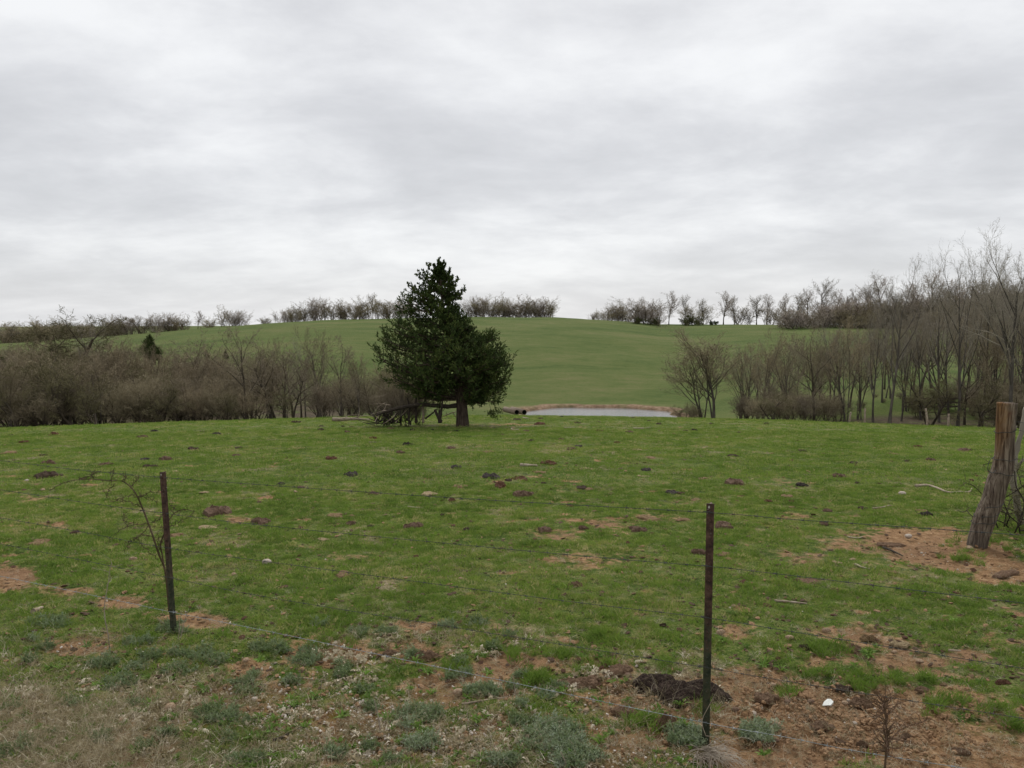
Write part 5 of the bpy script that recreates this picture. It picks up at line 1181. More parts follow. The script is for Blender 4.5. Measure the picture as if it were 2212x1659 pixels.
PM = {'dark': pat_mat('dung_dark', (.022, .014, .009), (.062, .040, .026), (.12, .08, .054)), 'black': pat_mat('dung_black', (.012, .009, .008), (.028, .020, .016), (.060, .045, .036)),
      'brown': pat_mat('dung_brown', (.048, .029, .018), (.125, .078, .050), (.22, .145, .095)), 'red': pat_mat('dung_reddish', (.045, .020, .012), (.105, .048, .026), (.17, .09, .052)),
      'grey': pat_mat('dung_greyish', (.030, .024, .022), (.065, .052, .046), (.12, .10, .09)), 'tan': pat_mat('dung_tan', (.10, .06, .03), (.20, .13, .065), (.30, .21, .12)),
      'straw': pat_mat('dung_straw', (.18, .12, .06), (.33, .25, .14), (.48, .39, .25))}
PMESH = {k: [lump_mesh('cow_pat', 10 * i + s, .24 if k not in ('tan', 'straw') else .12, m, rough=.55, nr=7, na=20, ragged=.32) for s in range(4)] for i, (k, m) in enumerate(PM.items())}
words = {'dark': 'dark brown', 'black': 'blackish', 'brown': 'brown', 'red': 'reddish brown', 'grey': 'grey-brown', 'tan': 'dried tan', 'straw': 'pale straw-coloured'}
LM = {'the cedar trunk': (1000, 915), 'the brush heap': (850, 908), 'the pale fallen log': (755, 906), 'the leaning steel post top': (349, 1020), 'the near steel post top': (1534, 1088), 'the wooden post base': (2115, 1165), 'the S-shaped stick': (2040, 1060),
      'the pond': (1300, 900), 'the leaning steel post foot': (375, 1400), 'the near steel post foot': (1524, 1610), 'the lower left photo corner': (0, 1659), 'the pasture brow left end': (0, 925), 'the pasture brow right end': (2140, 922), 'the crosswise mid-pasture stick': (1140, 1007)}
def ranks(items):
    """for every item the landmark for which it has the smallest rank -> a phrase that holds for it alone"""
    best = [None] * len(items)
    for nm, (lx, ly_) in LM.items():
        order = sorted(range(len(items)), key=lambda i: math.hypot(items[i][0] - lx, (items[i][1] - ly_) * 2.0))
        for r, i in enumerate(order):
            if best[i] is None or r < best[i][0]: best[i] = (r, nm)
    return best
bk = {}
for kk in words:                                  # rank among pats of the same colour, so that the ordinal stays small
    ids = [i for i, p in enumerate(pats) if p[3] == kk]
    for i, b in zip(ids, ranks([pats[j] for j in ids])): bk[i] = b
for i, (px, py, w, k) in enumerate(pats):
    q = G(px, py); rpx = w / 2; rad_ = max(rpx * 1.12 / F * q.y, .05)
    o = link('cow_pat', PMESH[k][i % 4], None, (q.x, q.y, q.z + .012))
    rr4 = random.Random(i)
    o.rotation_euler = (0, 0, rr4.uniform(0, 6.28)); hz_ = rad_ * (1.0 + .5 * rr4.random()); o.scale = (rad_, rad_ * rr4.uniform(.75, 1.1), hz_ * (.75 if k in ('tan', 'straw') else 1.1))
    r, nm = bk[i]
    tag(o, '%s cow pat, %sclosest of its colour to %s' % (words[k], '' if r == 0 else ORD[r + 1] + ' ', nm), 'cow pat', 'cow pats scattered over the pasture')

PM['slab'] = pat_mat('dung_slab_dry', (.085, .050, .030), (.175, .108, .066), (.29, .19, .12))
def slab(q, w, hgt, mat, seed, label, cat='dung slab', name='dung_slab', asp=.7, nr=10, na=36, ragged=.22, rz=None, rough=.3):
    if mat is PM['brown']: mat = PM['slab']
    hgt *= .62
    g_ = G(*q); rad_ = w / 2 / F * g_.y
    o = link(name, lump_mesh(name, seed, hgt / rad_, mat, rough, nr, na, ragged=ragged), None, (g_.x, g_.y, g_.z - .003)); o.scale = (rad_, rad_ * asp, rad_)
    o.rotation_euler = (0, 0, (random.Random(seed).uniform(-.5, .5) if rz is None else rz)); tag(o, label, cat); return o
slab(qd(870, 735), 235 * px2, .05, PM['brown'], 501, 'flat brown dung slab left of the black manure heap, with a stone at its edge')
slab(qd(560, 830), 300 * px2, .045, PM['brown'], 502, 'crumbled dark brown dung slab, leftmost of those near the manure heap', rough=.6, ragged=.4)
slab(qd(910, 1080), 215 * px2, .05, PM['brown'], 503, 'cracked brown dung slab below the manure heap, left of the dung chunk')
slab(qd(1245, 1175), 200 * px2, .10, PM['brown'], 504, 'tall rough brown dung chunk at the foot of the near steel post, left side', 'dung chunk', 'dung_chunk', asp=.8, rough=.4)
slab(qd(1480, 1000), 130 * px2, .03, PM['tan'], 520, 'small tan dung slab under the right lobe of the manure heap')
slab(qd(830, 880), 160 * px2, .03, PM['tan'], 521, 'crumbling tan soil lump in front of the black manure heap', 'soil lump', 'soil_lump', rough=.6)
slab(qd(2050, 955), 210 * px2, .05, PM['brown'], 505, 'brown dung slab on bare earth right of the near steel post')
slab(q4(570, 1185), 200 * px2, .05, PM['brown'], 506, 'brown dung slab with a ragged dark edge below the white shard')
slab(q4(890, 1010), 190 * px2, .06, PM['brown'], 507, 'thick brown dung slab on bare earth right of the white shard')
slab(q4(1390, 895), 130 * px2, .035, PM['brown'], 508, 'brown dung slab at the edge of the grass, under the fourth wire')
slab(q4(730, 880), 150 * px2, .03, PM['dark'], 522, 'dark dung slab lying just under the fourth wire right of the near post', ragged=.4)
slab(q4(2040, 840), 130 * px2, .04, PM['red'], 509, 'reddish brown dung lump in the grass near the lower right edge')
slab(q4(430, 552), 110 * px2, .05, PM['dark'], 510, 'dark dung lump in deep grass right of the near steel post')
slab(q4(1260, 1280), 100 * px2, .04, PM['brown'], 511, 'small dark soil clod right of the dead weed at lower right', 'soil clod', 'soil_clod')
slab(q4(1700, 1400), 130 * px2, .03, PM['brown'], 512, 'brown soil clod at the very bottom right', 'soil clod', 'soil_clod')
slab(q4(900, 1345), 90 * px2, .05, PM['brown'], 513, 'dark tuft-topped soil clod left of the dead weed', 'soil clod', 'soil_clod')
slab(q4(725, 1320), 110 * px2, .03, PM['brown'], 514, 'flat dark soil clod below the slab with the ragged edge', 'soil clod', 'soil_clod')
slab(q4(830, 560), 170 * px2, .04, PM['brown'], 523, 'dark wet soil clod in the torn turf near the lower right', 'soil clod', 'soil_clod', rough=.6)
slab(q4(950, 480), 130 * px2, .04, PM['tan'], 524, 'tan crumbled dung slab in grass above the fourth wire', rough=.5)
slab(q4(1210, 520), 170 * px2, .035, PM['straw'], 525, 'pale straw-coloured dung slab right of the tan crumbled one')
slab(q4(1550, 340), 160 * px2, .03, PM['tan'], 526, 'tan dung slab in grass below the third wire near the right edge')
slab(q8(500, 1125), 290 * px2, .05, PM['brown'], 515, 'long brown dung slab under the second wire right of the near post', asp=.45, rz=-.3)
slab(q8(690, 1190), 100 * px2, .04, PM['brown'], 516, 'small brown dung lump right of the long dung slab')
slab(q8(1130, 815), 250 * px2, .025, PM['brown'], 517, 'ragged dark soil ridge on the bare earth patch by the wooden post', 'soil lump', 'soil_lump', asp=.35, rough=.6, rz=-.2)
slab(q8(2060, 1050), 280 * px2, .025, PM['brown'], 518, 'dark churned soil lump at the right edge below the wooden post', 'soil lump', 'soil_lump', asp=.4, rough=.6)
slab(qc(1250, 620), 210 * px2, .06, PM['brown'], 519, 'chunky broken brown dung slab under the bottom wire, left of centre', rough=.5)
slab(qc(945, 592), 120 * px2, .04, PM['brown'], 527, 'small broken dung lump left of the chunky broken slab')
slab(qd(510, 45), 150 * px2, .05, PM['brown'], 528, 'crumbled brown dung in the grass between the third and fourth wires', rough=.7)
slab(qd(1220, 375), 60 * px2, .04, PM['dark'], 529, 'small dark dung lump above the fourth wire left of the near post')
slab(qd(1285, 575), 50 * px2, .03, PM['dark'], 530, 'tiny dark dung lump below the fourth wire left of the near post')
# the big dark manure heap: one lumpy body
BM = mat_noise('wet_manure', [(0.38, (0.014, 0.009, 0.008)), (0.5, (0.051, 0.035, 0.027)), (0.62, (0.142, 0.103, 0.081))], 38, detail=8, rough=.85, bump=1.0, bdist=.05, rgh=.95, spec=.08)
cen = G(*qd(1390, 905)); lob = [((1120, 850), .125, .072), ((1185, 865), .13, .078), ((1260, 915), .115, .066), ((1345, 930), .12, .074), ((1430, 935), .11, .062), ((1515, 900), .115, .074), ((1610, 920), .10, .060), ((1690, 955), .075, .040), ((1330, 960), .10, .045)]
gx, gy_ = np.meshgrid(np.linspace(-.95, .95, 130), np.linspace(-.42, .5, 70)); hgt = np.full(gx.shape, -.05)
for (a, b), r, h in lob:
    c = G(*qd(a, b)); d2 = ((gx + cen.x - c.x) / (r * 1.05)) ** 2 + ((gy_ + cen.y - c.y) / (r * .85)) ** 2
    hgt = np.maximum(hgt, np.where(d2 < 1, h * np.sqrt(np.clip(1 - d2, 0, 1)), -.05))
hgt = np.where(hgt > -.04, hgt + (fbm(gx / .05, gy_ / .05, 5, 4) - .5) * .06, hgt)
zt_ = terrain(gx + cen.x, gy_ + cen.y); kp = hgt > -.04
iv = -np.ones(gx.shape, int); 
kk2 = kp.copy(); kk2[1:] |= kp[:-1]; kk2[:-1] |= kp[1:]; kk2[:, 1:] |= kp[:, :-1]; kk2[:, :-1] |= kp[:, 1:]
iv[kk2] = np.arange(kk2.sum()); V = np.stack([gx[kk2], gy_[kk2], (zt_ + hgt - cen.z)[kk2]], -1)
Fc = [(iv[i, j], iv[i, j + 1], iv[i + 1, j + 1], iv[i + 1, j]) for i in range(69) for j in range(129) if kk2[i, j] and kk2[i, j + 1] and kk2[i + 1, j + 1] and kk2[i + 1, j]]
mh_ = link('manure_heap', mesh_from('manure_heap', V, [tuple(map(int, q)) for q in Fc], BM, True), None, cen); tag(mh_, 'long lumpy black manure heap on the ground behind the near steel post', 'manure heap')
# stones
def stone(q, w, mat, label, seed, asp=.75, hh=.6):
    g_ = G(*q); r = w / 2 / F * g_.y; rng = np.random.default_rng(seed)
    import bmesh
    bm = bmesh.new(); bmesh.ops.create_icosphere(bm, subdivisions=3, radius=1)
    ph = rng.uniform(0, 6, 6)
    for v in bm.verts:
        c = v.co; k = 1 + .13 * math.sin(2.3 * c.x + ph[0]) + .11 * math.sin(3.1 * c.y + ph[1]) + .10 * math.sin(2.7 * c.z + ph[2]) + .05 * math.sin(6 * c.x + 5 * c.y + ph[3]); v.co = c * k
    me = bpy.data.meshes.new('stone'); bm.to_mesh(me); bm.free(); me.materials.append(mat); me.polygons.foreach_set('use_smooth', np.ones(len(me.polygons), bool))
    o = link('stone', me, None, (g_.x, g_.y, g_.z + r * hh * .45)); o.scale = (r, r * asp, r * hh); o.rotation_euler = (rng.uniform(-.2, .2), rng.uniform(-.2, .2), rng.uniform(-.6, .6)); tag(o, label, 'stone'); return o
ST_TAN = mat_noise('stone_tan', [(0.3, (.20, .13, .08)), (0.5, (.33, .23, .15)), (0.7, (.46, .36, .26))], 3, bump=.4, bdist=.1)
ST_PALE = mat_noise('stone_pale', [(0.3, (.33, .26, .20)), (0.7, (.58, .52, .45))], 3, bump=.4, bdist=.1)
ST_BR = mat_noise('stone_brown', [(0.3, (.10, .06, .04)), (0.7, (.22, .145, .10))], 3, bump=.4, bdist=.1)
for i, (q, w, m_, lb) in enumerate([
    (qc(1500, 925), 90, ST_TAN, 'round tan stone on the verge below the bottom wire, near the centre'), (qd(600, 1065), 58, ST_TAN, 'pointed tan stone left of the cracked dung slab'), (qd(770, 792), 46, ST_PALE, 'pale stone at the left edge of the flat dung slab'),
    (qd(945, 778), 60, ST_BR, 'brownish stone at the right edge of the flat dung slab'), (qd(1395, 728), 36, ST_TAN, 'small tan stone in grass behind the manure heap'), (qd(1960, 1098), 60, ST_PALE, 'pale angular stone on bare earth right of the near steel post'),
    (qd(2140, 1187), 84, ST_TAN, 'flat tan stone below the pale angular stone'), (qd(1810, 1058), 66, ST_BR, 'brown stone between the near steel post and the pale angular stone'), (qd(2110, 1238), 50, ST_BR, 'brown stone just under the bottom wire, below the flat tan stone'),
    (qd(2140, 1302), 54, ST_BR, 'brown clod-like stone lowest below the flat tan stone'), (qd(2115, 865), 60, ST_TAN, 'tan stone at the upper edge of the bare earth right of the near post'), (q4(315, 482), 74, ST_TAN, 'tan stone in deep grass under the third wire, right of the near post'),
    (q4(1370, 665), 60, ST_TAN, 'orange tan stone on bare earth under the fourth wire near the right'), (q4(485, 1003), 66, ST_BR, 'round brown stone left of the white shard'), (q4(300, 1000), 56, ST_BR, 'flat brown stone left of the round brown stone'),
    (q4(760, 1005), 56, ST_TAN, 'pinkish tan stone right of the white shard'), (q4(900, 930), 60, ST_TAN, 'tan stone above the thick dung slab'), (q4(1160, 590), 50, ST_TAN, 'small pale tan stone where the grass meets bare earth'), (q4(610, 412), 66, ST_TAN, 'oblong tan stone at the torn turf right of the near post'),
    (qa(1080, 1080), 58, ST_TAN, 'yellowish tan stone in the grass left of the sapling'), (qa(1890, 1206), 44, ST_TAN, 'small tan stone in grass right of the leaning post'), (qa(2165, 1113), 78, ST_PALE, 'flat pale stone under the third wire right of the leaning post'), (qa(350, 518), 44, ST_TAN, 'tiny tan stone far out at the left'), (qa(215, 443), 38, ST_PALE, 'tiny white stone far out at the left'),
    (qb(1370, 1045), 110, ST_TAN, 'long yellowish stone on the verge below the leaning post'), (qb(1000, 1142), 70, ST_TAN, 'pinkish flat stone on the mossy verge at lower left'), (qb(2065, 975), 60, ST_PALE, 'cream stone among grit right of the leaning post'), (qb(1995, 662), 54, ST_TAN, 'orange tan stone at the top of the gritty strip'),
    (qb(605, 237), 44, ST_BR, 'dark small stone above the verge at far left'), (q6(183, 672), 34, ST_TAN, 'small straw-coloured stone right of the leaning post top'), (q8(1225, 414), 62, ST_PALE, 'grey-white stone beside the left end of the S-shaped stick'), (q8(1280, 760), 60, ST_PALE, 'pale stone on the bare earth patch by the wooden post'), (q8(1385, 890), 26, ST_PALE, 'small white stone lower on the bare earth patch by the wooden post'),
    (q8(1770, 855), 66, ST_TAN, 'tan stone in the turf edge below the wooden post'), (q4(1145, 1130), 20, ST_PALE, 'tiny white stone beside the dead weed'), (q4(760, 1170), 20, ST_PALE, 'tiny white stone right of the ragged dung slab'), (qd(1690, 432), 74, ST_TAN, 'flat tan stone in grass right of the near post, below the third wire')]):
    stone(q, w * px2, m_, lb, 700 + i)
# the white shard
g_ = G(*q4(620, 1022)); SH = MT('white_shard'); SH.base(SH.ramp(SH.noise(SH.coord(), 20), [(0.3, (.62, .64, .60)), (0.7, (.82, .84, .80))])); SH.b.inputs['Roughness'].default_value = .4
top = [(-.055, -.004), (-.02, .022), (.02, .032), (.042, .020), (.046, -.012), (.010, -.028), (-.02, -.016)]
V = [(a, b, .012 + .012 * a / .05) for a, b in top] + [(a * .97, b * .97, .002) for a, b in top]; n = 7
sh_ = link('white_shard', mesh_from('white_shard', V, [tuple(range(7)), tuple(range(13, 6, -1))] + [(i, i + 7, (i + 1) % 7 + 7, (i + 1) % 7) for i in range(7)], SH.m), None, (g_.x, g_.y, g_.z + .012)); sh_.scale = (.75, .9, 1.0); sh_.rotation_euler = (.25, -.1, .15)
tag(sh_, 'flat white shard lying on the bare earth at lower right', 'shard')

# ------------------------------------------------------------------ verge cover: weeds, straw, litter, gravel (stuff)
def rosette(name, seed, n, ln, w, mat, up=.5):
    rng = np.random.default_rng(seed); a = rng.uniform(0, 6.28, n); e = rng.uniform(.05, up, n)
    d = np.stack([np.cos(a) * np.cos(e), np.sin(a) * np.cos(e), np.sin(e)], -1); L_ = ln * rng.uniform(.5, 1.2, n)
    s = rng.normal(size=(n, 3)) * .008; s[:, 2] = .002
    Pn = np.stack([s, s + d * L_[:, None] * .5 + np.array([0, 0, .012]), s + d * L_[:, None]], 1); Rn = np.array([.3, 1, .1])[None] * w / 2 * rng.uniform(.7, 1.3, (n, 1))
    v, f = ribbons(Pn, Rn, rng); return mesh_from(name, v, f, mat, True)
def feather(name, seed, mat):                     # finely cut grey-green mat
    rng = np.random.default_rng(seed); st = []
    for i in range(9):
        a = rng.uniform(0, 6.28); e = rng.uniform(.3, 1.2); d = np.array([math.cos(a) * math.cos(e), math.sin(a) * math.cos(e), math.sin(e)]); st.append(curl(rng, [rng.normal() * .02, rng.normal() * .02, 0], d, rng.uniform(.04, .075), 5, .15))
    st = np.stack(st); parts = [ribbons(st, np.full((9, 6), .0018), rng)]
    s, d, l, r = spawn(rng, st, np.full((9, 6), .002), np.full(9, .06), 9, .15, 60, .32, .3, 1)
    Pn = np.stack([s, s + d * l[:, None] * .5, s + d * l[:, None]], 1); parts.append(ribbons(Pn, np.broadcast_to(np.array([.0018, .0026, .0008]), (len(s), 3)), rng))
    v, f = join(parts); return mesh_from(name, v, f, mat)
WD = [feather('weed_mat', s, WEED) for s in range(4)]
MATS = [(1195, 1592, 70, 44), (905, 1545, 56, 18), (1240, 1630, 60, 24), (470, 1545, 50, 18), (590, 1402, 50, 12), (450, 1425, 50, 12), (300, 1395, 36, 8), (110, 1350, 50, 14), (1480, 1590, 42, 22), (1640, 1590, 42, 20), (270, 1470, 34, 12), (660, 1425, 40, 9), (1040, 1500, 50, 10)]
mr = random.Random(3)
MATS += [(mr.uniform(0, 1250), mr.uniform(1350, 1650), mr.uniform(10, 28), mr.uniform(4, 10)) for _ in range(70)]
rng = np.random.default_rng(50); pts = []; sc = []; ti = []
for (px, py, rx, ry) in MATS:
    n = int(rx * ry * .07) + 3
    for _ in range(n):
        a = rng.uniform(0, 6.28); r = math.sqrt(rng.uniform()) * rng.uniform(.7, 1.1); q = G_fast = (px + rx * r * math.cos(a), py + ry * r * math.sin(a)); pts.append(q); sc.append(rng.uniform(.5, 1.05)); ti.append(rng.uniform(0, .7) + (.3 if px > 850 and py > 1560 else 0))
def gmany(q):
    q = np.array(q, float); xc = (q[:, 0] - W / 2) / F; yc = -(q[:, 1] - Hh / 2) / F; dy = CT + yc * ST; dx = xc / dy; dz = (-ST + yc * CT) / dy
    Yc = np.full(len(q), 3.0); Yn = -2.6 / dz
    lo = np.full(len(q), 3.0); hi = np.full(len(q), 60.0)
    ysn = np.linspace(3.0, 30, 500)[None]; h = (CAMZ + dz[:, None] * ysn) - terrain(dx[:, None] * ysn, ysn + 0 * dx[:, None], False)
    first = np.maximum(np.argmax(h < 0, 1), 1); ii = np.arange(len(q)); h0 = h[ii, first - 1]; h1 = h[ii, first]
    Yh = ysn[0][first - 1] + (ysn[0][first] - ysn[0][first - 1]) * np.clip(h0 / np.maximum(h0 - h1, 1e-6), 0, 1)
    x = dx * Yh; return np.stack([x, Yh, terrain(x, Yh)], -1)
pp = gmany(pts)
o = scatter('weed_mats', pp, np.array(sc), np.clip(np.array(ti), 0, 1), WD, 3, .3); tag(o, 'low grey-green feathery weeds spreading in mats over the near verge', 'weeds', kind='stuff')
# broad-leaved forbs
FR = [rosette('forb', s, 16, .075, .014, FORB, .9) for s in range(3)]
rng = np.random.default_rng(51)
q = [qb(1400, 735), qb(1760, 750), qb(1730, 970), qb(1860, 1140), qb(1155, 1030), qb(1610, 1150), qb(1400, 1070), qb(1660, 850), qb(530, 790), qb(860, 1000), qb(70, 950), qb(150, 810), qc(210, 1385), qc(850, 890), qc(160, 990), qc(580, 1110), qc(900, 1110), qc(1650, 1420), q4(960, 560), q4(800, 720), q4(2180, 1150), q4(950, 580), qd(2040, 1430), qb(340, 310)]
q = [(a + rng.normal() * 8, b + rng.normal() * 4) for a, b in q for _ in range(3)] + [(rng.uniform(0, 1500), rng.uniform(1400, 1659)) for _ in range(260)] + [(rng.uniform(1500, 2212), rng.uniform(1320, 1480)) for _ in range(30)]
o = scatter('broadleaf_weeds', gmany(q), rng.uniform(.3, .95, len(q)) , rng.uniform(0, 1, len(q)), FR, 4, .15); tag(o, 'small bright green broad-leaved weeds dotted over the near verge', 'weeds', kind='stuff')
# fresh taller grass tufts
TT = [tuft('lush_tuft', 46, .05, .085, .0045, GRASS, 90 + s, .8) for s in range(3)]
q = []
for (x, y, n, fn_) in [(440, 620, 14, qd), (720, 490, 16, qd), (210, 810, 22, qd), (1100, 1150, 22, qd), (600, 700, 12, qd), (1560, 1070, 8, qd), (830, 650, 10, qd), (1290, 720, 10, qd), (360, 920, 9, q4), (540, 770, 12, q4), (850, 790, 10, q4), (920, 870, 9, q4), (1440, 790, 16, q4), (1110, 800, 9, q4), (1230, 850, 8, q4), (1500, 1000, 14, q4), (1960, 1050, 14, q4), (2150, 1150, 10, q4), (640, 570, 14, q4), (500, 590, 10, q4), (1660, 960, 5, q4), (1930, 620, 12, qc), (2130, 820, 18, qc), (1500, 690, 16, qc), (610, 495, 5, qc), (1120, 720, 8, qc), (320, 530, 10, qc), (1740, 890, 24, q8), (1600, 800, 8, q8), (1880, 940, 6, q8), (1440, 945, 4, q8), (1900, 800, 14, q8), (2100, 850, 10, q8)]:
    for _ in range(int(n * .6)): q.append(fn_(x + rng.normal() * 60, y + rng.normal() * 26))
o = scatter('lush_grass', gmany(q), rng.uniform(.6, 1.2, len(q)), rng.uniform(.05, .5, len(q)), TT, 5, .15); tag(o, 'taller fresh green grass tufts round the bare earth patches', 'grass', kind='stuff')
# dry litter
LT = [rosette('litter', 60 + s, 12, .035, .008, STRAW, .5) for s in range(3)] + [tuft('dead_blades', 16, .06, .085, .0022, STRAW, 64 + s, 1.35) for s in range(3)]
n = 17000; qx = rng.uniform(-30, 1700, n); qy = rng.uniform(1370, 1700, n)
P3_ = gmany(np.stack([qx, qy], -1)); dr = masks(P3_[:, 0], P3_[:, 1])[2]; kp = rng.uniform(0, 1, n) < dr * 1.0 * np.clip(1.3 - qx / 1500, .2, 1); P3_ = P3_[kp]
o = scatter('dry_litter', P3_, rng.uniform(.5, 1.3, len(P3_)), np.clip(rng.normal(.5, .32, len(P3_)), 0, 1), LT, 6, .4); tag(o, 'dead leaves and dry stems littering the near verge', 'litter', kind='stuff')
fl_q = []
for _ in range(20):
    a_, b_ = rng.uniform(0, 1300), rng.uniform(1400, 1655)
    fl_q += [(a_ + rng.normal() * 26, b_ + rng.normal() * 7) for _ in range(int(rng.uniform(10, 34)))]
FLK = [rosette('leaf_flakes', 160 + s, 9, .026, .016, STRAW, 1.1) for s in range(3)]
o = scatter('pale_litter', gmany(fl_q), rng.uniform(.5, 1.2, len(fl_q)), rng.uniform(.45, 1, len(fl_q)), FLK, 16, .5); tag(o, 'drifts of pale curled dead leaves on the near verge', 'litter', kind='stuff')
# thin straw tangle at the lower left
TG = [tuft('straw_tangle', 18, .12, .26, .0018, STRAW, 70 + s, 1.25, 4, .25) for s in range(3)]
q = [(rng.uniform(-30, 300), rng.uniform(1480, 1680)) for _ in range(200)] + [(rng.uniform(-30, 560), rng.uniform(1380, 1660)) for _ in range(80)] + [(rng.uniform(300, 1650), rng.uniform(1480, 1660)) for _ in range(70)]
o = scatter('straw_tangle', gmany(q), rng.uniform(.5, 1.1, len(q)), rng.uniform(.15, .8, len(q)), TG, 7, .2); tag(o, 'tangle of thin grey dead stems over the verge at lower left', 'dead stems', kind='stuff')
# dry blades through the pasture
q = [(rng.uniform(-20, 2230), rng.uniform(1180, 1680)) for _ in range(5200)]
o = scatter('dry_blades', gmany(q), rng.uniform(.35, .8, len(q)), rng.uniform(.2, .9, len(q)), LT[3:], 8, .3); tag(o, 'dry pale blades mixed through the pasture grass', 'grass', kind='stuff')
# gravel and crumbs of soil
import bmesh
def pebble(seed, mat):
    bm = bmesh.new(); bmesh.ops.create_icosphere(bm, subdivisions=1, radius=1); r = random.Random(seed)
    for v in bm.verts: v.co = Vector((v.co.x * r.uniform(.7, 1.2), v.co.y * r.uniform(.7, 1.2), v.co.z * r.uniform(.4, .8)))
    me = bpy.data.meshes.new('pebble'); bm.to_mesh(me); bm.free(); me.materials.append(mat); return me
CLOD = mat_noise('soil_crumb', [(0.35, (0.123, 0.072, 0.039)), (0.5, (0.237, 0.143, 0.076)), (0.65, (0.361, 0.230, 0.132))], 4, rough=.7)
ST_WH = mat_noise('grit_white', [(0.3, (.45, .38, .32)), (0.7, (.70, .66, .60))], 3)
PB = [pebble(1, ST_WH), pebble(2, ST_TAN), pebble(3, CLOD), pebble(4, CLOD), pebble(5, CLOD), pebble(6, ST_PALE)]
qs, ss, vi = [], [], []
for (px, py, rx, ry, n, wts) in [(720, 1510, 130, 50, 420, (4, 3, 1, 1, 1, 2)), (600, 1545, 90, 60, 260, (4, 3, 1, 1, 0, 2)), (900, 1600, 180, 60, 520, (4, 3, 2, 1, 0, 2)), (1400, 1630, 120, 40, 260, (4, 3, 2, 1, 0, 3)), (1850, 1570, 330, 90, 1900, (.15, 1, 5, 6, 6, .3)), (1700, 1500, 120, 40, 300, (0, 2, 3, 5, 5, 0)), (2060, 1200, 150, 40, 200, (2, 2, 4, 3, 3, 1)), (1400, 1500, 160, 40, 400, (1, 3, 4, 4, 4, 1)), (710, 1410, 80, 26, 60, (2, 2, 2, 2, 1, 1)), (1100, 1300, 1100, 300, 500, (2, 3, 3, 1, 2, 2)), (300, 1500, 300, 120, 900, (5, 2, 1, 1, 1, 4)), (900, 1560, 500, 90, 1500, (5, 3, 2, 1, 1, 4))]:
    wts = np.array(wts, float); wts /= wts.sum()
    for _ in range(n):
        qs.append((px + rng.normal() * rx * .55, min(1700, py + rng.normal() * ry * .55))); ss.append(.0035 + .012 * rng.uniform() ** 3); vi.append(rng.choice(6, p=wts))
ss = np.array(ss); vi = np.array(vi); ss = np.where(vi >= 2, ss * 1.6, ss); ss = np.where(vi == 5, ss * .7, ss)
o = scatter('gravel', gmany(qs), ss, np.zeros(len(ss)), PB, 9, .6, vi=vi); tag(o, 'pale grit, pebbles and soil crumbs on the bare ground', 'gravel', kind='stuff')
def crumb(seed, mat):
    me = pebble(seed, mat); me.vertices.foreach_get('co', b_ := np.empty(len(me.vertices) * 3, np.float32)); b_ = b_.reshape(-1, 3); b_[:, 2] *= .45; b_[:, 0] *= 1.3; me.vertices.foreach_set('co', b_.ravel()); return me
CB = [crumb(11, PM['brown']), crumb(12, PM['tan']), crumb(13, PM['red']), crumb(14, PM['straw']), crumb(15, CLOD)]
qs = [(rng.uniform(-10, 2225), 925 + 560 * rng.uniform() ** .8) for _ in range(5200)]
cp_ = gmany(qs); cp_[:, 2] += .006; vi = rng.choice(5, p=(.40, .18, .18, .06, .18), size=len(qs))
o = scatter('dung_crumbs', cp_, (.005 + .022 * rng.uniform(size=len(qs)) ** 3) * (.55 + cp_[:, 1] / 11), np.zeros(len(qs)), CB, 10, .2, vi=vi); tag(o, 'crumbs of dried dung and soil strewn all over the pasture', 'dung crumbs', kind='stuff')

# ------------------------------------------------------------------ by the pond: pipes, rails, old posts
CON = mat_noise('concrete_pipe', [(0.3, (.16, .12, .09)), (0.7, (.33, .26, .20))], 4, bump=.3)
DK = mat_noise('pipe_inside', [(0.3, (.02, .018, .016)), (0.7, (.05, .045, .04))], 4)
for i, (zx, lb) in enumerate([(1527, 'large culvert pipe with a dark mouth at the pond edge, farther from the water'), (1608, 'large culvert pipe with a dark mouth touching the pond water')]):
    a, b = zq(zx, 582); c = P(a, b, 84.0); R_ = .30; Ln = 3.2
    rt_ = empty('culvert_pipe', c, lb, 'pipe', 'two culvert pipes beside the pond')
    t = np.linspace(0, 2 * math.pi, 25)[:-1]; yaw = math.radians(24)
    def ring(r, s): return [(r * math.cos(q) * math.cos(yaw) - s * math.sin(yaw), s * math.cos(yaw) + r * math.cos(q) * math.sin(yaw), r * math.sin(q)) for q in t]
    V = ring(R_, 0) + ring(R_, Ln) + ring(R_ * .84, 0); n = 24
    Fc = [(k, (k + 1) % n, n + (k + 1) % n, n + k) for k in range(n)] + [(k, 2 * n + k, 2 * n + (k + 1) % n, (k + 1) % n) for k in range(n)]
    link('pipe_wall', mesh_from('pipe_wall', V, Fc, CON, True), rt_)
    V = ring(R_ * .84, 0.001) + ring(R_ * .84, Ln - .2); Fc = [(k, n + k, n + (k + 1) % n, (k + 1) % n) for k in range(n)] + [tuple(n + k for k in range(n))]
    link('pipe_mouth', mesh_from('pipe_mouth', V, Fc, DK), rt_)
OLDW = mat_noise('old_fence_wood', [(0.3, (.05, .04, .03)), (0.7, (.13, .105, .08))], 5)
def box(V, Fc, p0, p1, w, h):
    d = (p1 - p0).normalized(); s = Vector((0, 0, 1)).cross(d)
    if s.length < .1: s = Vector((1, 0, 0))
    s.normalize(); u = d.cross(s); b = len(V)
    for q in (p0, p1):
        for a, c in ((-1, -1), (1, -1), (1, 1), (-1, 1)): V.append(tuple(q + s * w / 2 * a + u * h / 2 * c))
    Fc += [tuple(b + k for k in f) for f in ((0, 1, 2, 3), (7, 6, 5, 4), (0, 4, 5, 1), (1, 5, 6, 2), (2, 6, 7, 3), (3, 7, 4, 0))]
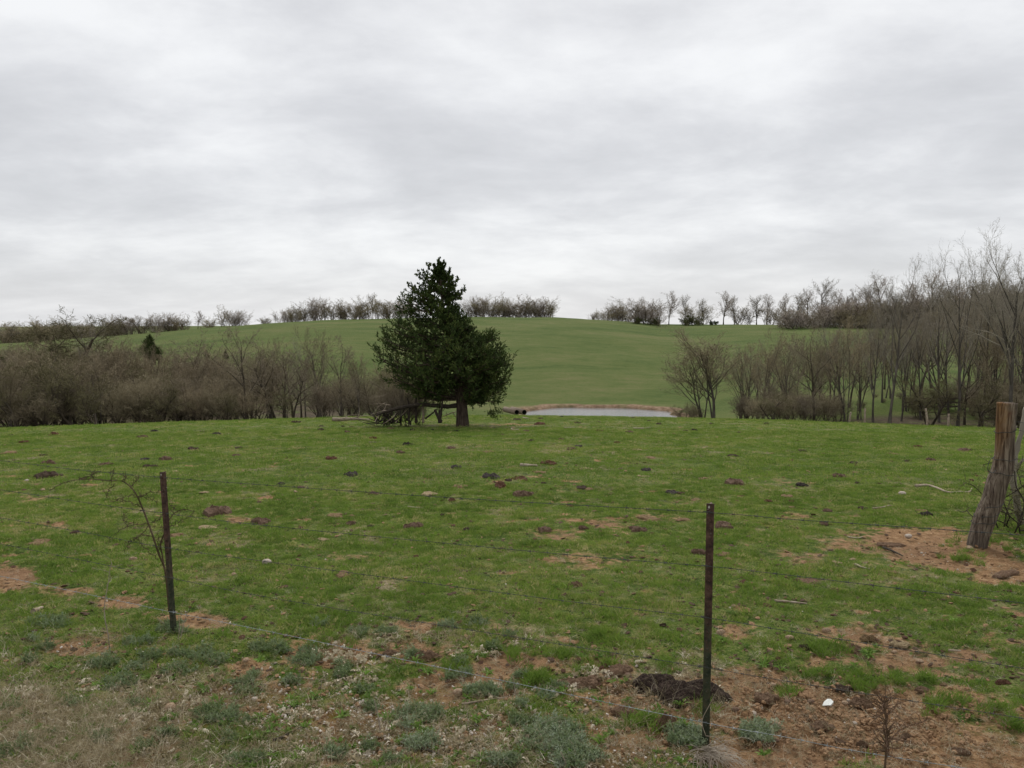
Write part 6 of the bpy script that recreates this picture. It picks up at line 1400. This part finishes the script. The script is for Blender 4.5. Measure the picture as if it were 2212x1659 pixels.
rf0 = P(1950, 893, 70); rf0.z = th(rf0.x, 70)
rfence = empty('rail_fence', rf0, 'dark wooden rail fence standing among the trunks of the wood at right', 'fence')
pxs = [1950, 1990, 2032, 2075, 2118, 2160]
for k, px in enumerate(pxs):
    q = P(px, 893, 70 - k * .4); q.z = th(q.x, q.y); V, Fc = [], []; box(V, Fc, q - rf0 - Vector((0, 0, .1)), q - rf0 + Vector((0, 0, 1.35)), .16, .16); link('fence_post', mesh_from('fence_post', V, Fc, OLDW), rfence)
    if k:
        for hh in (.45, .8, 1.15):
            V, Fc = [], []; p0 = prev - rf0 + Vector((0, -.09, hh)); p1 = q - rf0 + Vector((0, -.09, hh + .02)); box(V, Fc, p0 + (p1 - p0) * .005, p0 + (p1 - p0) * .995, .05, .16); link('rail', mesh_from('rail', V, Fc, OLDW), rfence)
    prev = q
for a, b, Yd, hh, le, lb in [(1868, 903, 55, 1.1, .03, 'short pale old fence post in the litter between the dark trunk and tall tree'), (2003, 918, 50, 1.15, -.12, 'pale leaning old fence post in front of the rail fence'), (2048, 918, 52, .9, .05, 'short brown old stake in front of the rail fence'), (1835, 906, 55, .8, .1, 'small grey stake beside the dark straight-trunked tree')]:
    q = P(a, b, Yd); q.z = th(q.x, Yd)
    V, Fc = [], []
    p, r = smooth_path([Vector((0, 0, -.1)), Vector((le * .3, 0, hh * .5)), Vector((le, .05, hh))], 7, [.075, .07, .06])
    o = link('old_post', tube_mesh('old_post', [(p, r)], 8, DEAD_PALE, .05), None, q); tag(o, lb, 'fence post')
# the bare shrub and climbing stems at the left side of the cedar
fr = plant(FORK[0], 862, 770, 33.2, 'thin bare sapling growing through the brush heap at the left of the cedar', wide=.7, sink=0)
for px, pt, Yd, lb in [(835, 820, 33.4, 'low bare shrub in the left of the brush heap'), (880, 840, 33.0, 'low bare shrub in the right of the brush heap'), (905, 835, 33.6, 'bare shrub under the left crown edge of the cedar')]:
    plant(SHRUB[1], px, pt, Yd, lb, wide=.8, sink=0)
for p in PROTOS:                                  # any kind left unplaced is dropped with its parts
    if p.name not in used_proto:
        for ch in list(p.children): bpy.data.objects.remove(ch)
        bpy.data.objects.remove(p)
tri = {}
tot = 0
for o in bpy.data.objects:
    if o.type == 'MESH' and o.data.name not in tri: tri[o.data.name] = sum(len(p.vertices) - 2 for p in o.data.polygons) if len(o.data.polygons) < 2000 else 2 * len(o.data.polygons)
print('TRIS', sum(tri.values()), sorted(tri.items(), key=lambda t: -t[1])[:12])
